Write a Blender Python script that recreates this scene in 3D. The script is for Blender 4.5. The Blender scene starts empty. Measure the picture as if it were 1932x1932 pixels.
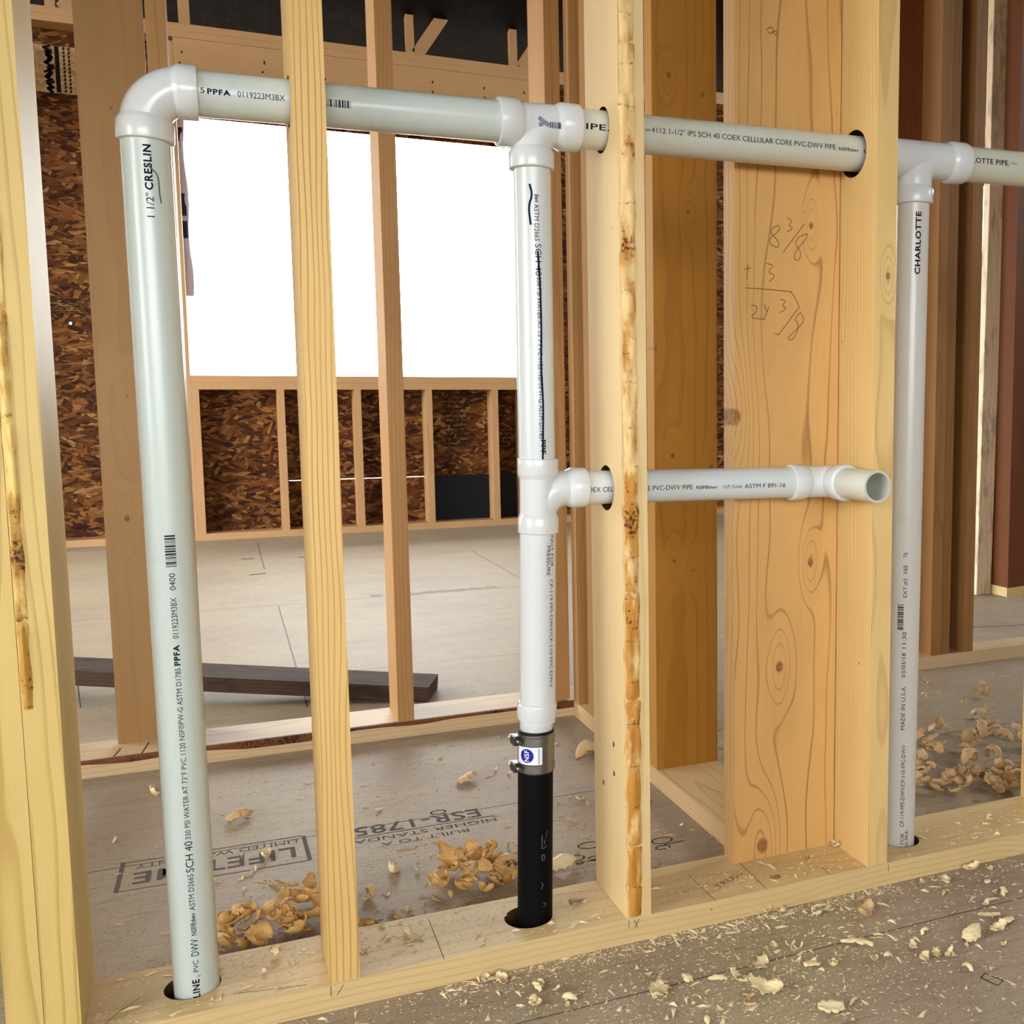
import bpy, bmesh, math, random
from mathutils import Vector, Matrix
random.seed(7)
S = bpy.context.scene
COL = S.collection

# ------------------------------------------------------------------ camera, sky, exposure
cd = bpy.data.cameras.new('camera')
cam = bpy.data.objects.new('camera', cd); COL.objects.link(cam)
CAM = Vector((-0.0397, -1.3809, 0.7968))
_r = Vector((0.91463718, -0.40424001, -0.00537147)); _u = Vector((0.04637099, 0.09170196, 0.99470623)); _f = Vector((0.40160748, 0.91004438, -0.10261903))
cam.matrix_world = Matrix(((_r.x, _u.x, -_f.x, CAM.x), (_r.y, _u.y, -_f.y, CAM.y), (_r.z, _u.z, -_f.z, CAM.z), (0, 0, 0, 1)))
cd.sensor_width = 36.0; cd.lens = 1961.2456 / 1932 * 36.0; cd.shift_x = -322.0 / 1932; cd.clip_start = 0.05; cd.clip_end = 200
S.camera = cam
W = bpy.data.worlds.new('overcast_sky'); S.world = W; W.use_nodes = True
nt = W.node_tree; bg = nt.nodes['Background']; bg.inputs[1].default_value = 18.0
_tc = nt.nodes.new('ShaderNodeTexCoord'); _sx = nt.nodes.new('ShaderNodeSeparateXYZ'); _rp = nt.nodes.new('ShaderNodeValToRGB')
nt.links.new(_tc.outputs['Generated'], _sx.inputs[0]); nt.links.new(_sx.outputs[2], _rp.inputs[0]); nt.links.new(_rp.outputs[0], bg.inputs[0])
_e = _rp.color_ramp.elements; _e[0].position = .0; _e[0].color = (.22, .20, .17, 1); _e[1].position = .012; _e[1].color = (.95, .99, 1.0, 1)   # snow grey ground below an even overcast sky
vs = S.view_settings; S.display_settings.display_device = 'sRGB'
vs.view_transform = 'Standard'; vs.look = 'None'; vs.gamma = 1.0; vs.use_curve_mapping = False; vs.exposure = -0.38
S.cycles.max_bounces = 10; S.cycles.diffuse_bounces = 6; S.cycles.use_denoising = True; S.cycles.sample_clamp_indirect = 10

D = {"left":[["LINE",0.0358,0.0605,0.0085,2,0.001],["\u00ae",0.0634,0.0663,0.004,0,-0.003],["PVC",0.0706,0.0865,0.0062,0,0],["DWV",0.0923,0.1153,0.0088,0,0],["NSF\u00aedwv",0.1203,0.1504,0.0062,1,0],["ASTM D2665",0.154,0.2024,0.0065,0,0],["SCH 40",0.2052,0.2462,0.0092,0,0],["330 PSI WATER AT 73\u00b0F PVC 1120 NSF\u00aePW-G ASTM D1785",0.249,0.4717,0.0065,0,0],["PPFA",0.4751,0.5016,0.007,2,0],["0119223M3BX",0.5097,0.5615,0.0068,0,0],["0400",0.5709,0.5922,0.0068,0,0],["1 1/2\"",1.024,1.0519,0.0085,0,-0.001],["CRESLIN",1.0556,1.1085,0.009,2,-0.001]],"left_bar":[0.6002,0.6381],"top1":[["5",-0.0448,-0.0401,0.0062,0,0.0045],["PPFA",-0.0373,-0.0112,0.0065,2,0.0039],["0119223M3BX",-0.0035,0.0508,0.0068,0,0.0039]],"top1_bar":[0.1003,0.1299],"top2":[["IPE.",0.4446,0.4792,0.008,1,0.0044],["tm",0.5331,0.5413,0.004,0,0.0068],["4112 1-1/2\" IPS SCH 40 COEX CELLULAR CORE PVC-DWV PIPE",0.5428,0.851,0.0078,0,0.0076],["NSF\u00aedwv",0.857,0.893,0.0055,1,0.0058],["U.P.",0.9028,0.9246,0.0058,0,0.0058]],"top3":[["CHARLOTTE PIPE.",1.0745,1.192,0.0085,1,0.0078],["tm",1.1956,1.208,0.003,0,0.008]],"low":[["COEX CELLULAR CORE PVC-DWV PIPE",0.4327,0.6064,0.0072,0,-0.0031],["NSF\u00aedwv",0.6126,0.6481,0.0055,1,-0.004],["U.P. Code",0.6581,0.6899,0.0052,0,-0.0041],["ASTM F 891-16",0.6945,0.7665,0.0068,0,-0.0041]],"mid":[["dwv",1.0866,1.0752,0.007,1,0.0058],["ASTM D2665",1.0731,1.023,0.0068,0,0.0051],["SCH 40",1.0194,0.9762,0.0085,0,0.0066],["330 PSI WATER AT 73\u00b0F PVC 1120 NSF\u00aePW-G ASTM D1785",0.9741,0.7501,0.0068,0,0.0074],["PPF",0.7486,0.7285,0.007,2,0.0097]],"midlow":[["PRESSURE",0.5971,0.5543,0.0062,0,0.0159],["NOT FOR",0.6116,0.5659,0.0058,0,0.0226],["CP-119-FPS-DWV/CP-110-FPC-DWV",0.5483,0.3898,0.0058,0,0.0212]],"right":[["NOT FOR",0.0138,0.0605,0.0068,0,0.0062],["PRESSURE",0.0081,0.0653,0.005,0,0.0137],["CP-119-FPS-DWV/CP-110-FPC-DWV",0.0717,0.2166,0.0068,0,0.0051],["MADE IN U.S.A.",0.2431,0.3199,0.0068,0,0.0028],["03/03/18",0.3344,0.3766,0.0068,0,0.0019],["11:30",0.3847,0.413,0.0068,0,0.0019],["EXT.#2",0.4719,0.5044,0.0068,0,0.002],["A&B",0.5115,0.5268,0.0068,0,0.0012],["TB",0.5394,0.5483,0.0068,0,0.0015],["CHARLOTTE",1.0066,1.1068,0.0095,2,0.0097]],"right_bar":[0.4158,0.4611],"scrib":[[[0.7619,1.3744],[0.7676,1.3806],[0.774,1.3761],[0.7693,1.3687],[0.7629,1.3719]],[[0.7725,1.3718],[0.7772,1.3757],[0.7814,1.3724],[0.7773,1.3684],[0.7725,1.3718]],[[0.7844,1.0794],[0.7736,1.0759],[0.7688,1.0672],[0.7786,1.0593],[0.7859,1.0513],[0.782,1.044],[0.7689,1.0489],[0.7669,1.0558],[0.7737,1.0632],[0.7851,1.071],[0.7857,1.0786]],[[0.7982,1.0929],[0.8098,1.0875],[0.8009,1.081],[0.8115,1.0768],[0.7983,1.0698]],[[0.7919,1.0375],[0.8315,1.0852]],[[0.8366,1.0698],[0.8199,1.0637],[0.8133,1.0514],[0.8258,1.0401],[0.8219,1.0262],[0.8102,1.0279],[0.8184,1.046],[0.8323,1.0582],[0.837,1.0693]],[[0.7222,1.0081],[0.735,1.0107]],[[0.7292,1.0154],[0.727,0.9935]],[[0.7624,1.019],[0.7762,1.0166],[0.7631,1.0058],[0.7795,1.0009],[0.7674,0.9907]],[[0.7254,0.9794],[0.7658,0.9787],[0.8088,0.9764]],[[0.7351,0.953],[0.7457,0.952],[0.7448,0.9434],[0.7319,0.9326],[0.7595,0.9319]],[[0.7584,0.9552],[0.7634,0.9426]],[[0.7666,0.9512],[0.7578,0.9302]],[[0.7873,0.9633],[0.7989,0.9623],[0.7896,0.9534],[0.801,0.9509],[0.7867,0.9427]],[[0.8055,0.9774],[0.8162,0.9658],[0.8231,0.9502]],[[0.7842,0.9074],[0.8207,0.951]],[[0.8265,0.9454],[0.8131,0.934],[0.8233,0.9227],[0.811,0.8987],[0.7999,0.9014],[0.8092,0.9094],[0.8333,0.9311],[0.8265,0.9416]],[[0.7776,0.9101],[0.7842,0.9074]]],"plate_s":[[[0.6187,0.0977],[0.6202,-0.0025]],[[0.7146,0.1081],[0.7106,0.0007]],[[-0.2064,0.0214],[-0.1899,0.0475],[-0.1715,0.0677]],[[0.2073,0.1251],[0.2065,-0.0003]],[[0.8205,0.0732],[0.8382,0.0788],[0.8175,0.0611]],[[0.8298,0.0292],[0.8275,0.0025]],[[-0.0605,0.0281],[-0.0095,0.0172],[0.0294,0.0106]]],"plate_f":[[[0.0576,0.0354],[0.0577,0.0205]],[[0.0736,0.033],[0.065,0.0202]],[[0.4784,0.0364],[0.4791,0.0231]],[[0.4953,0.0345],[0.4875,0.0221]],[[0.4877,0.0344],[0.4926,0.0218]],[[0.94,0.0356],[0.9402,0.0218]]],"big":{"lean":[0.695,0.007],"fold":[0.845,-0.072],"bundle":[0.786,-0.141],"ragA":[0.628,-0.136],"ragB":[0.603,-0.193],"chip":[0.661,-0.27],"curl":[0.562,-0.214],"leaf":[0.948,-0.201],"strip":[1.021,-0.155],"leafmid":[0.197,0.39],"chipmid":[0.402,0.769],"cone":[-0.202,0.947],"fan":[-0.044,0.748],"balls":[0.686,0.819],"scroll":[-0.005,0.545],"half":[0.462,0.281],"tri":[0.469,-0.139],"edge":[0.575,0.102]},"front":[[0.996,-0.018],[1.032,-0.034],[1.005,-0.064],[1.13,-0.026],[1.091,-0.107],[1.003,-0.196],[1.033,-0.182],[0.856,-0.184],[0.85,-0.218],[0.874,-0.215],[0.887,-0.224],[0.98,-0.235],[0.5,-0.227],[0.515,-0.13],[0.556,-0.144],[0.694,-0.166],[0.784,-0.187],[0.722,-0.178],[0.698,-0.267],[1.04,-0.124],[0.896,-0.156],[1.102,-0.013],[1.095,-0.063],[0.804,-0.037],[0.776,-0.04],[0.732,-0.007],[0.7,-0.119],[0.693,-0.105],[0.89,-0.265],[0.806,-0.195],[0.268,-0.014],[0.282,-0.02],[0.324,-0.054],[0.307,-0.099],[0.358,-0.103],[0.346,-0.117],[0.519,-0.127],[0.583,-0.157],[0.694,-0.166],[0.59,-0.017],[0.712,0.002],[0.672,-0.095],[0.678,-0.148],[0.428,-0.007],[0.353,-0.105],[0.308,-0.092],[0.321,-0.058],[0.343,-0.077],[0.281,-0.025],[0.261,-0.011]],"mid_s":[[-0.045,0.468],[-0.082,0.474],[-0.024,0.491],[-0.041,0.423],[0.007,0.422],[0.148,0.316],[0.172,0.306],[0.209,0.681],[0.474,0.807],[0.496,0.778],[0.617,0.409],[0.405,0.402],[0.264,0.429],[0.138,0.301],[0.195,0.236],[0.171,0.243],[0.24,0.255],[0.265,0.253],[0.575,0.59],[0.59,0.568],[0.596,0.534],[0.537,0.473],[0.756,0.292],[0.625,0.933],[0.648,0.923],[0.379,0.945],[-0.257,0.729],[0.722,0.361]],"plate_sh":[[1.177,0.012],[1.132,0.016],[1.192,0.058],[1.083,0.013],[1.22,0.082],[1.222,0.035],[1.206,0.116],[0.894,0.091],[0.705,0.042],[0.11,0.066],[0.143,0.092],[0.141,0.134],[0.17,0.096],[0.184,0.073],[0.042,0.09],[-0.005,0.111],[0.02,0.077],[-0.021,0.066],[0.491,0.047],[0.486,0.068],[0.484,0.098]],"pileL":[[-0.06,0.27],[0.058,0.217],[0.074,0.413],[-0.035,0.38]],"pileM":[[0.259,0.266],[0.378,0.232],[0.413,0.398],[0.303,0.353]],"pileR":[[1.204,0.286],[1.428,0.247],[1.689,0.552],[1.448,0.619]]}

# ------------------------------------------------------------------ helpers
def tag(o, label=None, cat=None, group=None, kind=None):
    if label: o['label'] = label
    if cat: o['category'] = cat
    if group: o['group'] = group
    if kind: o['kind'] = kind
    return o
def link(name, verts, faces, mat, parent=None, smooth=False, loc=(0, 0, 0)):
    me = bpy.data.meshes.new(name); me.from_pydata([tuple(v) for v in verts], [], faces); me.update()
    bm = bmesh.new(); bm.from_mesh(me); bmesh.ops.recalc_face_normals(bm, faces=bm.faces); bm.to_mesh(me); bm.free()
    if smooth:
        for p in me.polygons: p.use_smooth = True
        me.set_sharp_from_angle(angle=math.radians(38))
    if mat: me.materials.append(mat)
    o = bpy.data.objects.new(name, me); COL.objects.link(o); o.location = loc
    if parent: o.parent = parent
    return o
def empty(name, loc=(0, 0, 0)):
    o = bpy.data.objects.new(name, None); COL.objects.link(o); o.location = loc; o.empty_display_size = .02
    return o
def sc(h):
    h = [int(h[i:i + 2], 16) / 255 for i in (0, 2, 4)]
    return tuple((c / 12.92 if c < .04045 else ((c + .055) / 1.055) ** 2.4) for c in h) + (1,)

# ------------------------------------------------------------------ materials
class N:
    def __init__(s, name, rough=.6, spec=.3):
        s.mat = bpy.data.materials.new(name); s.mat.use_nodes = True; s.t = s.mat.node_tree
        s.b = s.t.nodes['Principled BSDF']; s.b.inputs['Roughness'].default_value = rough; s.b.inputs['Specular IOR Level'].default_value = spec
    def n(s, k): return s.t.nodes.new(k)
    def put(s, sock, v):
        if hasattr(v, 'links') or isinstance(v, bpy.types.NodeSocket): s.t.links.new(v, sock)
        elif v is not None: sock.default_value = v
    def m(s, op, a, b=None, c=None):
        n = s.n('ShaderNodeMath'); n.operation = op
        for i, v in enumerate((a, b, c)):
            if v is not None: s.put(n.inputs[i], v)
        return n.outputs[0]
    def comb(s, x, y, z):
        n = s.n('ShaderNodeCombineXYZ')
        for i, v in enumerate((x, y, z)): s.put(n.inputs[i], v)
        return n.outputs[0]
    def noise(s, vec, scale=5, detail=2, rough=.5, out=0):
        n = s.n('ShaderNodeTexNoise'); s.put(n.inputs['Vector'], vec); n.inputs['Scale'].default_value = scale; n.inputs['Detail'].default_value = detail; n.inputs['Roughness'].default_value = rough
        return n.outputs[out]
    def ramp(s, fac, stops, const=False):
        n = s.n('ShaderNodeValToRGB'); s.put(n.inputs[0], fac); e = n.color_ramp.elements
        if const: n.color_ramp.interpolation = 'CONSTANT'
        while len(e) < len(stops): e.new(.5)
        for el, (p, c) in zip(e, stops): el.position = p; el.color = c if len(c) == 4 else tuple(c) + (1,)
        return n.outputs[0]
    def mix(s, fac, a, b, mode='MIX'):
        n = s.n('ShaderNodeMix'); n.data_type = 'RGBA'; n.blend_type = mode
        s.put(n.inputs[0], fac); s.put(n.inputs[6], a); s.put(n.inputs[7], b); return n.outputs[2]
    def sstep(s, v, a, b):
        n = s.n('ShaderNodeMapRange'); n.interpolation_type = 'SMOOTHSTEP'; s.put(n.inputs[0], v); n.inputs[1].default_value = a; n.inputs[2].default_value = b; return n.outputs[0]
    def obj(s):
        c = s.n('ShaderNodeTexCoord'); x = s.n('ShaderNodeSeparateXYZ'); s.t.links.new(c.outputs['Object'], x.inputs[0]); return c.outputs['Object'], x.outputs[0], x.outputs[1], x.outputs[2]
    def rnd(s): return s.n('ShaderNodeObjectInfo').outputs['Random']
    def color(s, c): s.put(s.b.inputs['Base Color'], c)
    def bump(s, h, strength=.3, dist=.002):
        n = s.n('ShaderNodeBump'); n.inputs['Strength'].default_value = strength; n.inputs['Distance'].default_value = dist; s.put(n.inputs['Height'], h); s.t.links.new(n.outputs[0], s.b.inputs['Normal'])
def plain(name, hexc, rough=.5, spec=.4, metal=0, noise=0.0):
    k = N(name, rough, spec); k.b.inputs['Metallic'].default_value = metal
    c = sc(hexc)
    if noise:
        o, x, y, z = k.obj(); f = k.noise(o, 30, 4, .6)
        k.color(k.mix(k.m('MULTIPLY', k.sstep(f, .45, .75), noise), c, tuple(v * .55 for v in c[:3]) + (1,)))
    else: k.color(c)
    return k.mat
def wood(name, base, dark, axis='Z', ring=.0065, line=.5, knots=(), face='XZ', wob=1.0, stain=None, stain_amt=0.0, far=.07, thin=False):
    """sawn softwood: growth rings cut by the faces; knots = (across, along, size) drawn as closed rings with a dark core"""
    k = N(name, .53, .38); o, x, y, z = k.obj()
    L, A, B = {'Z': (z, x, y), 'X': (x, y, z), 'Y': (y, x, z)}[axis]
    r = k.rnd(); r2 = k.m('FRACT', k.m('MULTIPLY', r, 37.7)); r3 = k.m('FRACT', k.m('MULTIPLY', r, 113.3))
    low = k.comb(k.m('ADD', k.m('MULTIPLY', A, 9), k.m('MULTIPLY', r, 50)), k.m('MULTIPLY', B, 9), k.m('MULTIPLY', L, 1.6))
    n1 = k.noise(low, 1, 2, .5)
    n1 = k.m('MULTIPLY', k.m('SUBTRACT', n1, .5), .035 * wob)
    oa = k.m('MULTIPLY', k.m('SUBTRACT', r2, .5), .06); ob = k.m('ADD', far, k.m('MULTIPLY', r3, .06))
    a2 = k.m('ADD', k.m('ADD', A, oa), k.m('MULTIPLY', L, k.m('MULTIPLY', k.m('SUBTRACT', r3, .5), .03))); b2 = k.m('ADD', B, ob)
    rad = k.m('ADD', k.m('SQRT', k.m('ADD', k.m('MULTIPLY', a2, a2), k.m('MULTIPLY', b2, b2))), n1)
    ph = k.m('DIVIDE', rad, ring); core = None
    u = {'XZ': x, 'YZ': y}[face] if axis == 'Z' else A
    for (ku, kl, ks) in knots:
        du = k.m('POWER', k.m('ABSOLUTE', k.m('DIVIDE', k.m('SUBTRACT', u, ku), ks)), 2); dl = k.m('ABSOLUTE', k.m('SUBTRACT', L, kl)); d = k.m('ADD', du, k.m('POWER', k.m('DIVIDE', dl, ks * 1.35), 2))
        e = k.m('EXPONENT', k.m('MULTIPLY', k.m('ADD', du, k.m('POWER', k.m('DIVIDE', dl, ks * 3.2), 2)), -.22))
        ph = k.m('ADD', ph, k.m('MULTIPLY', e, 3.2))
        c = k.m('SUBTRACT', 1, k.sstep(d, .22, .75)); core = c if core is None else k.m('MAXIMUM', core, c)
    saw = k.m('FRACT', ph)
    late = k.m('MULTIPLY', k.sstep(saw, .82 if thin else .62, .93 if thin else .9), k.m('SUBTRACT', 1, k.sstep(saw, .94, 1)))
    late = k.m('MULTIPLY', late, k.m('ADD', .35, k.m('MULTIPLY', k.noise(low, 2.3, 2, .5), 1.1)))
    fib = k.noise(k.comb(k.m('MULTIPLY', A, 420), k.m('MULTIPLY', B, 420), k.m('MULTIPLY', L, 9)), 1, 2, .6)
    blot = k.noise(k.comb(k.m('ADD', k.m('MULTIPLY', A, 14), k.m('MULTIPLY', r2, 30)), k.m('MULTIPLY', B, 14), k.m('MULTIPLY', L, 4)), 1, 3, .6)
    cb, cdk = sc(base), sc(dark)
    c = k.mix(k.m('MULTIPLY', late, line), cb, cdk)
    c = k.mix(k.m('MULTIPLY', k.sstep(blot, .42, .75), .3), c, k.mix(.5, cb, cdk))
    c = k.mix(k.m('MULTIPLY', k.m('SUBTRACT', fib, .3), .22), c, cdk)
    tiny = k.noise(k.comb(k.m('MULTIPLY', A, 70), k.m('MULTIPLY', B, 70), k.m('ADD', k.m('MULTIPLY', L, 45), k.m('MULTIPLY', r, 90))), 1, 2, .5)
    c = k.mix(k.m('MULTIPLY', k.sstep(tiny, .76, .82), .75), c, sc('4A2E16'))
    if stain: 
        st = k.noise(k.comb(k.m('MULTIPLY', A, 25), k.m('MULTIPLY', B, 25), k.m('MULTIPLY', L, 8)), 1, 4, .65)
        c = k.mix(k.m('MULTIPLY', k.sstep(st, .5, .62), stain_amt), c, sc(stain))
    if core is not None:
        kn = k.noise(o, 130, 3, .6)
        c = k.mix(k.m('MULTIPLY', core, .85), c, k.ramp(kn, [(.35, sc('5E3A1C')), (.65, sc('A8703C'))]))
    k.color(c); k.bump(k.m('ADD', k.m('MULTIPLY', fib, .6), saw), .12, .0006)
    return k.mat
def osb(name, tones, dirx=True, spec=.15):
    k = N(name, .75, spec); o, x, y, z = k.obj(); w = k.noise(o, 7, 2, .5, 1)
    def layer(ang, sx, sz, seed):
        ca, sa = math.cos(ang), math.sin(ang)
        a = k.m('ADD', k.m('MULTIPLY', x, ca), k.m('MULTIPLY', z, sa)); b = k.m('SUBTRACT', k.m('MULTIPLY', z, ca), k.m('MULTIPLY', x, sa))
        v = k.comb(k.m('ADD', k.m('MULTIPLY', a, sx), seed), k.m('MULTIPLY', b, sz), seed)
        vn = k.n('ShaderNodeTexVoronoi'); vn.inputs['Scale'].default_value = 1; k.put(vn.inputs['Vector'], k.mix(.12, v, w, 'ADD')); s = k.n('ShaderNodeSeparateColor'); k.t.links.new(vn.outputs['Color'], s.inputs[0]); return s.outputs[0], s.outputs[1]
    A = layer(.22, 13, 58, 0); B = layer(-.4, 14, 52, 7.3); C = layer(.95, 16, 44, 3.1)
    v = k.mix(k.sstep(A[1], .5, .52), A[0], B[0]); v = k.mix(k.sstep(B[1], .68, .7), v, C[0])
    f = k.noise(k.comb(k.m('MULTIPLY', x, 30), y, k.m('MULTIPLY', z, 240)), 1, 2)
    v = k.m('ADD', k.m('MULTIPLY', k.m('SUBTRACT', v, .5), .62), .38); g = k.noise(o, 5, 3, .6)
    c = k.ramp(k.m('ADD', k.m('ADD', v, k.m('MULTIPLY', f, .28)), k.m('MULTIPLY', k.m('SUBTRACT', g, .5), .35)), [(p, sc(h)) for p, h in tones])
    k.color(c); k.bump(v, .25, .0015); return k.mat
def floor_mat():
    k = N('subfloor_sheathing', .6, .35); o, x, y, z = k.obj()
    st = k.noise(k.comb(k.m('MULTIPLY', x, 7), k.m('MULTIPLY', y, 130), 0), 1, 4, .65)
    st2 = k.noise(k.comb(k.m('MULTIPLY', x, 2.2), k.m('MULTIPLY', y, 30), 4), 1, 3, .6)
    pt = k.noise(o, 2.2, 3, .55); pt2 = k.noise(o, 9, 3, .6); sp = k.noise(k.comb(k.m('MULTIPLY', x, 90), k.m('MULTIPLY', y, 320), 2), 1, 2, .5); gr = k.noise(o, 700, 2, .6)
    c = k.ramp(pt, [(.3, sc('937D69')), (.5, sc('9C8971')), (.7, sc('9E906D'))])
    c = k.mix(k.m('MULTIPLY', k.sstep(st2, .45, .7), .4), c, sc('AA947A'))
    c = k.mix(k.m('MULTIPLY', k.sstep(pt2, .5, .75), .35), c, sc('8C7868'))
    c = k.mix(k.m('MULTIPLY', k.sstep(st, .54, .7), .6), c, sc('6E5C48')); s3_ = k.noise(k.comb(k.m('MULTIPLY', x, 22), k.m('MULTIPLY', y, 330), 9), 1, 4, .7); c = k.mix(k.m('MULTIPLY', k.sstep(s3_, .5, .72), .55), c, sc('5C4C3C')); c = k.mix(k.m('MULTIPLY', k.sstep(s3_, .28, .42), -.0), c, c)
    c = k.mix(k.m('MULTIPLY', k.sstep(sp, .63, .7), .75), c, sc('4A3C30'))
    c = k.mix(k.m('MULTIPLY', k.sstep(gr, .5, .75), .5), c, sc('E6D8BE')); g2 = k.noise(o, 330, 3, .7); c = k.mix(k.m('MULTIPLY', k.sstep(g2, .52, .72), .55), c, sc('5E4E3E'))
    seam = None
    def add(v):
        nonlocal seam
        seam = v if seam is None else k.m('MAXIMUM', seam, v)
    for yy, w in ((-.129, .0016), (.607, .0022), (1.85, .0015), (3.07, .003), (4.3, .0025)):
        add(k.m('SUBTRACT', 1, k.sstep(k.m('ABSOLUTE', k.m('SUBTRACT', y, yy)), w * .5, w)))
    for xx, y0, y1 in ((.135, 1.5, 3.05), (.12, 4.1, 5.2), (1.192, 3.07, 4.3), (2.4, 1.9, 3.07), (-1.1, 1.85, 4.3)):
        e = k.m('SUBTRACT', 1, k.sstep(k.m('ABSOLUTE', k.m('SUBTRACT', x, xx)), .0015, .003))
        add(k.m('MULTIPLY', e, k.m('MULTIPLY', k.m('GREATER_THAN', y, y0), k.m('LESS_THAN', y, y1))))
    c = k.mix(k.m('MULTIPLY', seam, .85), c, sc('2A221C'))
    k.color(c); k.bump(k.m('ADD', k.m('MULTIPLY', st, .6), k.m('ADD', gr, k.m('MULTIPLY', seam, -3))), .25, .0012); return k.mat
def pvc(name, hexc, rough=.28):
    k = N(name, rough, .5); o, x, y, z = k.obj(); c = sc(hexc)
    a = k.noise(o, 26, 4, .65); b = k.noise(o, 9, 2, .5); d = k.noise(k.comb(k.m('MULTIPLY', x, 300), k.m('MULTIPLY', y, 300), k.m('MULTIPLY', z, 20)), 1, 2)
    q = k.mix(k.m('MULTIPLY', k.sstep(a, .62, .78), .28), c, sc('8C9290'))
    q = k.mix(k.m('MULTIPLY', k.sstep(b, .45, .8), .12), q, sc('D6CFB8')); q = k.mix(k.m('MULTIPLY', k.sstep(d, .6, .8), .06), q, sc('777777'))
    k.color(q); k.b.inputs['Subsurface Weight'].default_value = 0.0; return k.mat
def bark(name, base, mid, dark, period=.062):
    k = N(name, .6, .25); o, x, y, z = k.obj()
    w = k.noise(o, 18, 2, .5); ph = k.m('FRACT', k.m('ADD', k.m('DIVIDE', z, period), k.m('MULTIPLY', w, .5)))
    n = k.noise(k.comb(k.m('MULTIPLY', x, 60), k.m('MULTIPLY', y, 60), k.m('MULTIPLY', z, 19)), 1, 4, .62); n2 = k.noise(o, 11, 2, .5); n3 = k.noise(o, 190, 3, .6)
    low = k.m('ADD', k.m('MULTIPLY', k.m('SUBTRACT', .75, z), .17), 0)
    f = k.sstep(k.m('ADD', k.m('MULTIPLY', n, .75), k.m('ADD', k.m('MULTIPLY', n2, .5), low)), .52, .70)
    c = k.mix(k.m('MULTIPLY', f, .9), sc(base), sc(mid)); c = k.mix(k.m('MULTIPLY', k.sstep(k.m('ADD', k.m('MULTIPLY', n2, .6), k.m('MULTIPLY', n3, .5)), .6, .7), f), c, sc(dark))
    e = k.m('MULTIPLY', k.m('SUBTRACT', 1, k.sstep(ph, .0, .08)), k.sstep(n3, .45, .6)); c = k.mix(k.m('MULTIPLY', e, .75), c, sc(dark))
    k.color(c); k.bump(k.m('ADD', n, k.m('MULTIPLY', n3, .5)), .5, .003); return k.mat

WF = wood('pine_front', 'D6B274', 'AE8240', ring=.0075, line=.55)
WL = wood('pine_left_stud', 'CFB26C', 'A5813A', ring=.0085, line=.6)
WP = wood('pine_pale', 'DDC08C', 'B88E50', ring=.010, line=.35)
WC = wood('pine_straight_lines', 'DBB570', 'A07434', ring=.0065, line=.8)
WX = wood('pine_plate', 'D2B680', 'B08C50', axis='X', ring=.009, line=.4)
WXk = wood('pine_plate_knotty', 'D2B682', 'AC8850', axis='X', ring=.009, line=.4, knots=((-.07, .456, .012), (.005, .456 + .010, .012), (-.038, -.103, .011), (-.01, .20, .006)))
WY = wood('pine_plate_cross', 'CFAE80', 'A07848', axis='Y', ring=.008, line=.4)
WK = wood('pine_wide_board', 'D0A262', '865A2A', ring=.0105, line=.7, thin=True, knots=((-.0945, .739, .014), (.0455, .497, .0075), (-.0125, .325, .010), (-.0435, .022, .0145), (.0425, 1.045, .006)), wob=1.3, far=.11)
WG = wood('pine_bounce_amber_stud', 'B5802F', '845416', ring=.012, line=.35, knots=tuple((a - .829, b - .038, .006) for a, b in ((.795, 1.441), (.868, 1.413), (.837, 1.181), (.763, .909), (.801, .479), (.845, .456), (.799, .693), (.885, .669))))  # wood's amber deepened with the recess's bounced light put into the colour
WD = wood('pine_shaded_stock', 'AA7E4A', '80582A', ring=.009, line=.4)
WR = wood('pine_bounce_red_stock', '6A3A18', '48240C', ring=.010, line=.45)  # dark red tone holds the right room's dim, bounced light
WRk = wood('pine_knotty_bounce_red_stock', '703C1A', '4A260C', ring=.010, line=.5, knots=((.012, 1.1, .008), (-.02, .80, .009), (.0, .28, .014), (.02, 1.6, .009)))  # same bounced light put into the colour, on knotty boards
WDR = wood('pine_room_shade_stock', '94683A', '6C4820', ring=.009, line=.4)  # darker copy of the shaded stock; right room dimness put into its colour
WB = wood('pine_flat_board', '9A7444', '7C582A', ring=.014, line=.2, knots=((-.004, .785, .007), (.021 - .042, .513, .008), (-.004, 1.40, .005)))
WT = wood('pine_far_framing', 'B58C60', '906A40', ring=.01, line=.3)  # tones darkened to stand in for the backlit shade on the far wall
WTX = wood('pine_far_rails', 'B58C60', '906A40', axis='X', ring=.01, line=.3)  # same shade-darkened tones, grain along the rails
WW = wood('pine_weathered_lit_stud', 'E2CCAA', 'B0906A', ring=.01, line=.3, stain='5A4A3A', stain_amt=.4)  # stain is weathering; paleness is the slit's light put into the base
WPL = wood('dark_stained_plank', '4C3A30', '2C1E18', axis='X', ring=.01, line=.5, stain='241A16', stain_amt=.5)  # dark brown base with random darker stain
WPL.node_tree.nodes['Principled BSDF'].inputs['Specular IOR Level'].default_value = .12; WPL.node_tree.nodes['Principled BSDF'].inputs['Roughness'].default_value = .75
WPLATE2 = wood('pine_waney_plate', 'C9AC84', '9C7A50', axis='X', ring=.008, line=.35)
OSBM = osb('strand_board_wall', [(.15, '221008'), (.35, '40220F'), (.55, '5E3618'), (.75, '7C5026'), (.95, 'B08858')])  # strand tones darkened to carry the backlit far wall's shade
OSBD = osb('strand_board_ceiling', [(.2, '080504'), (.6, '0E0806'), (.95, '1A100A')], spec=.05)  # dark brown boards taken near black, roof space gloom put into the tones
FLOOR = floor_mat()
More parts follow.
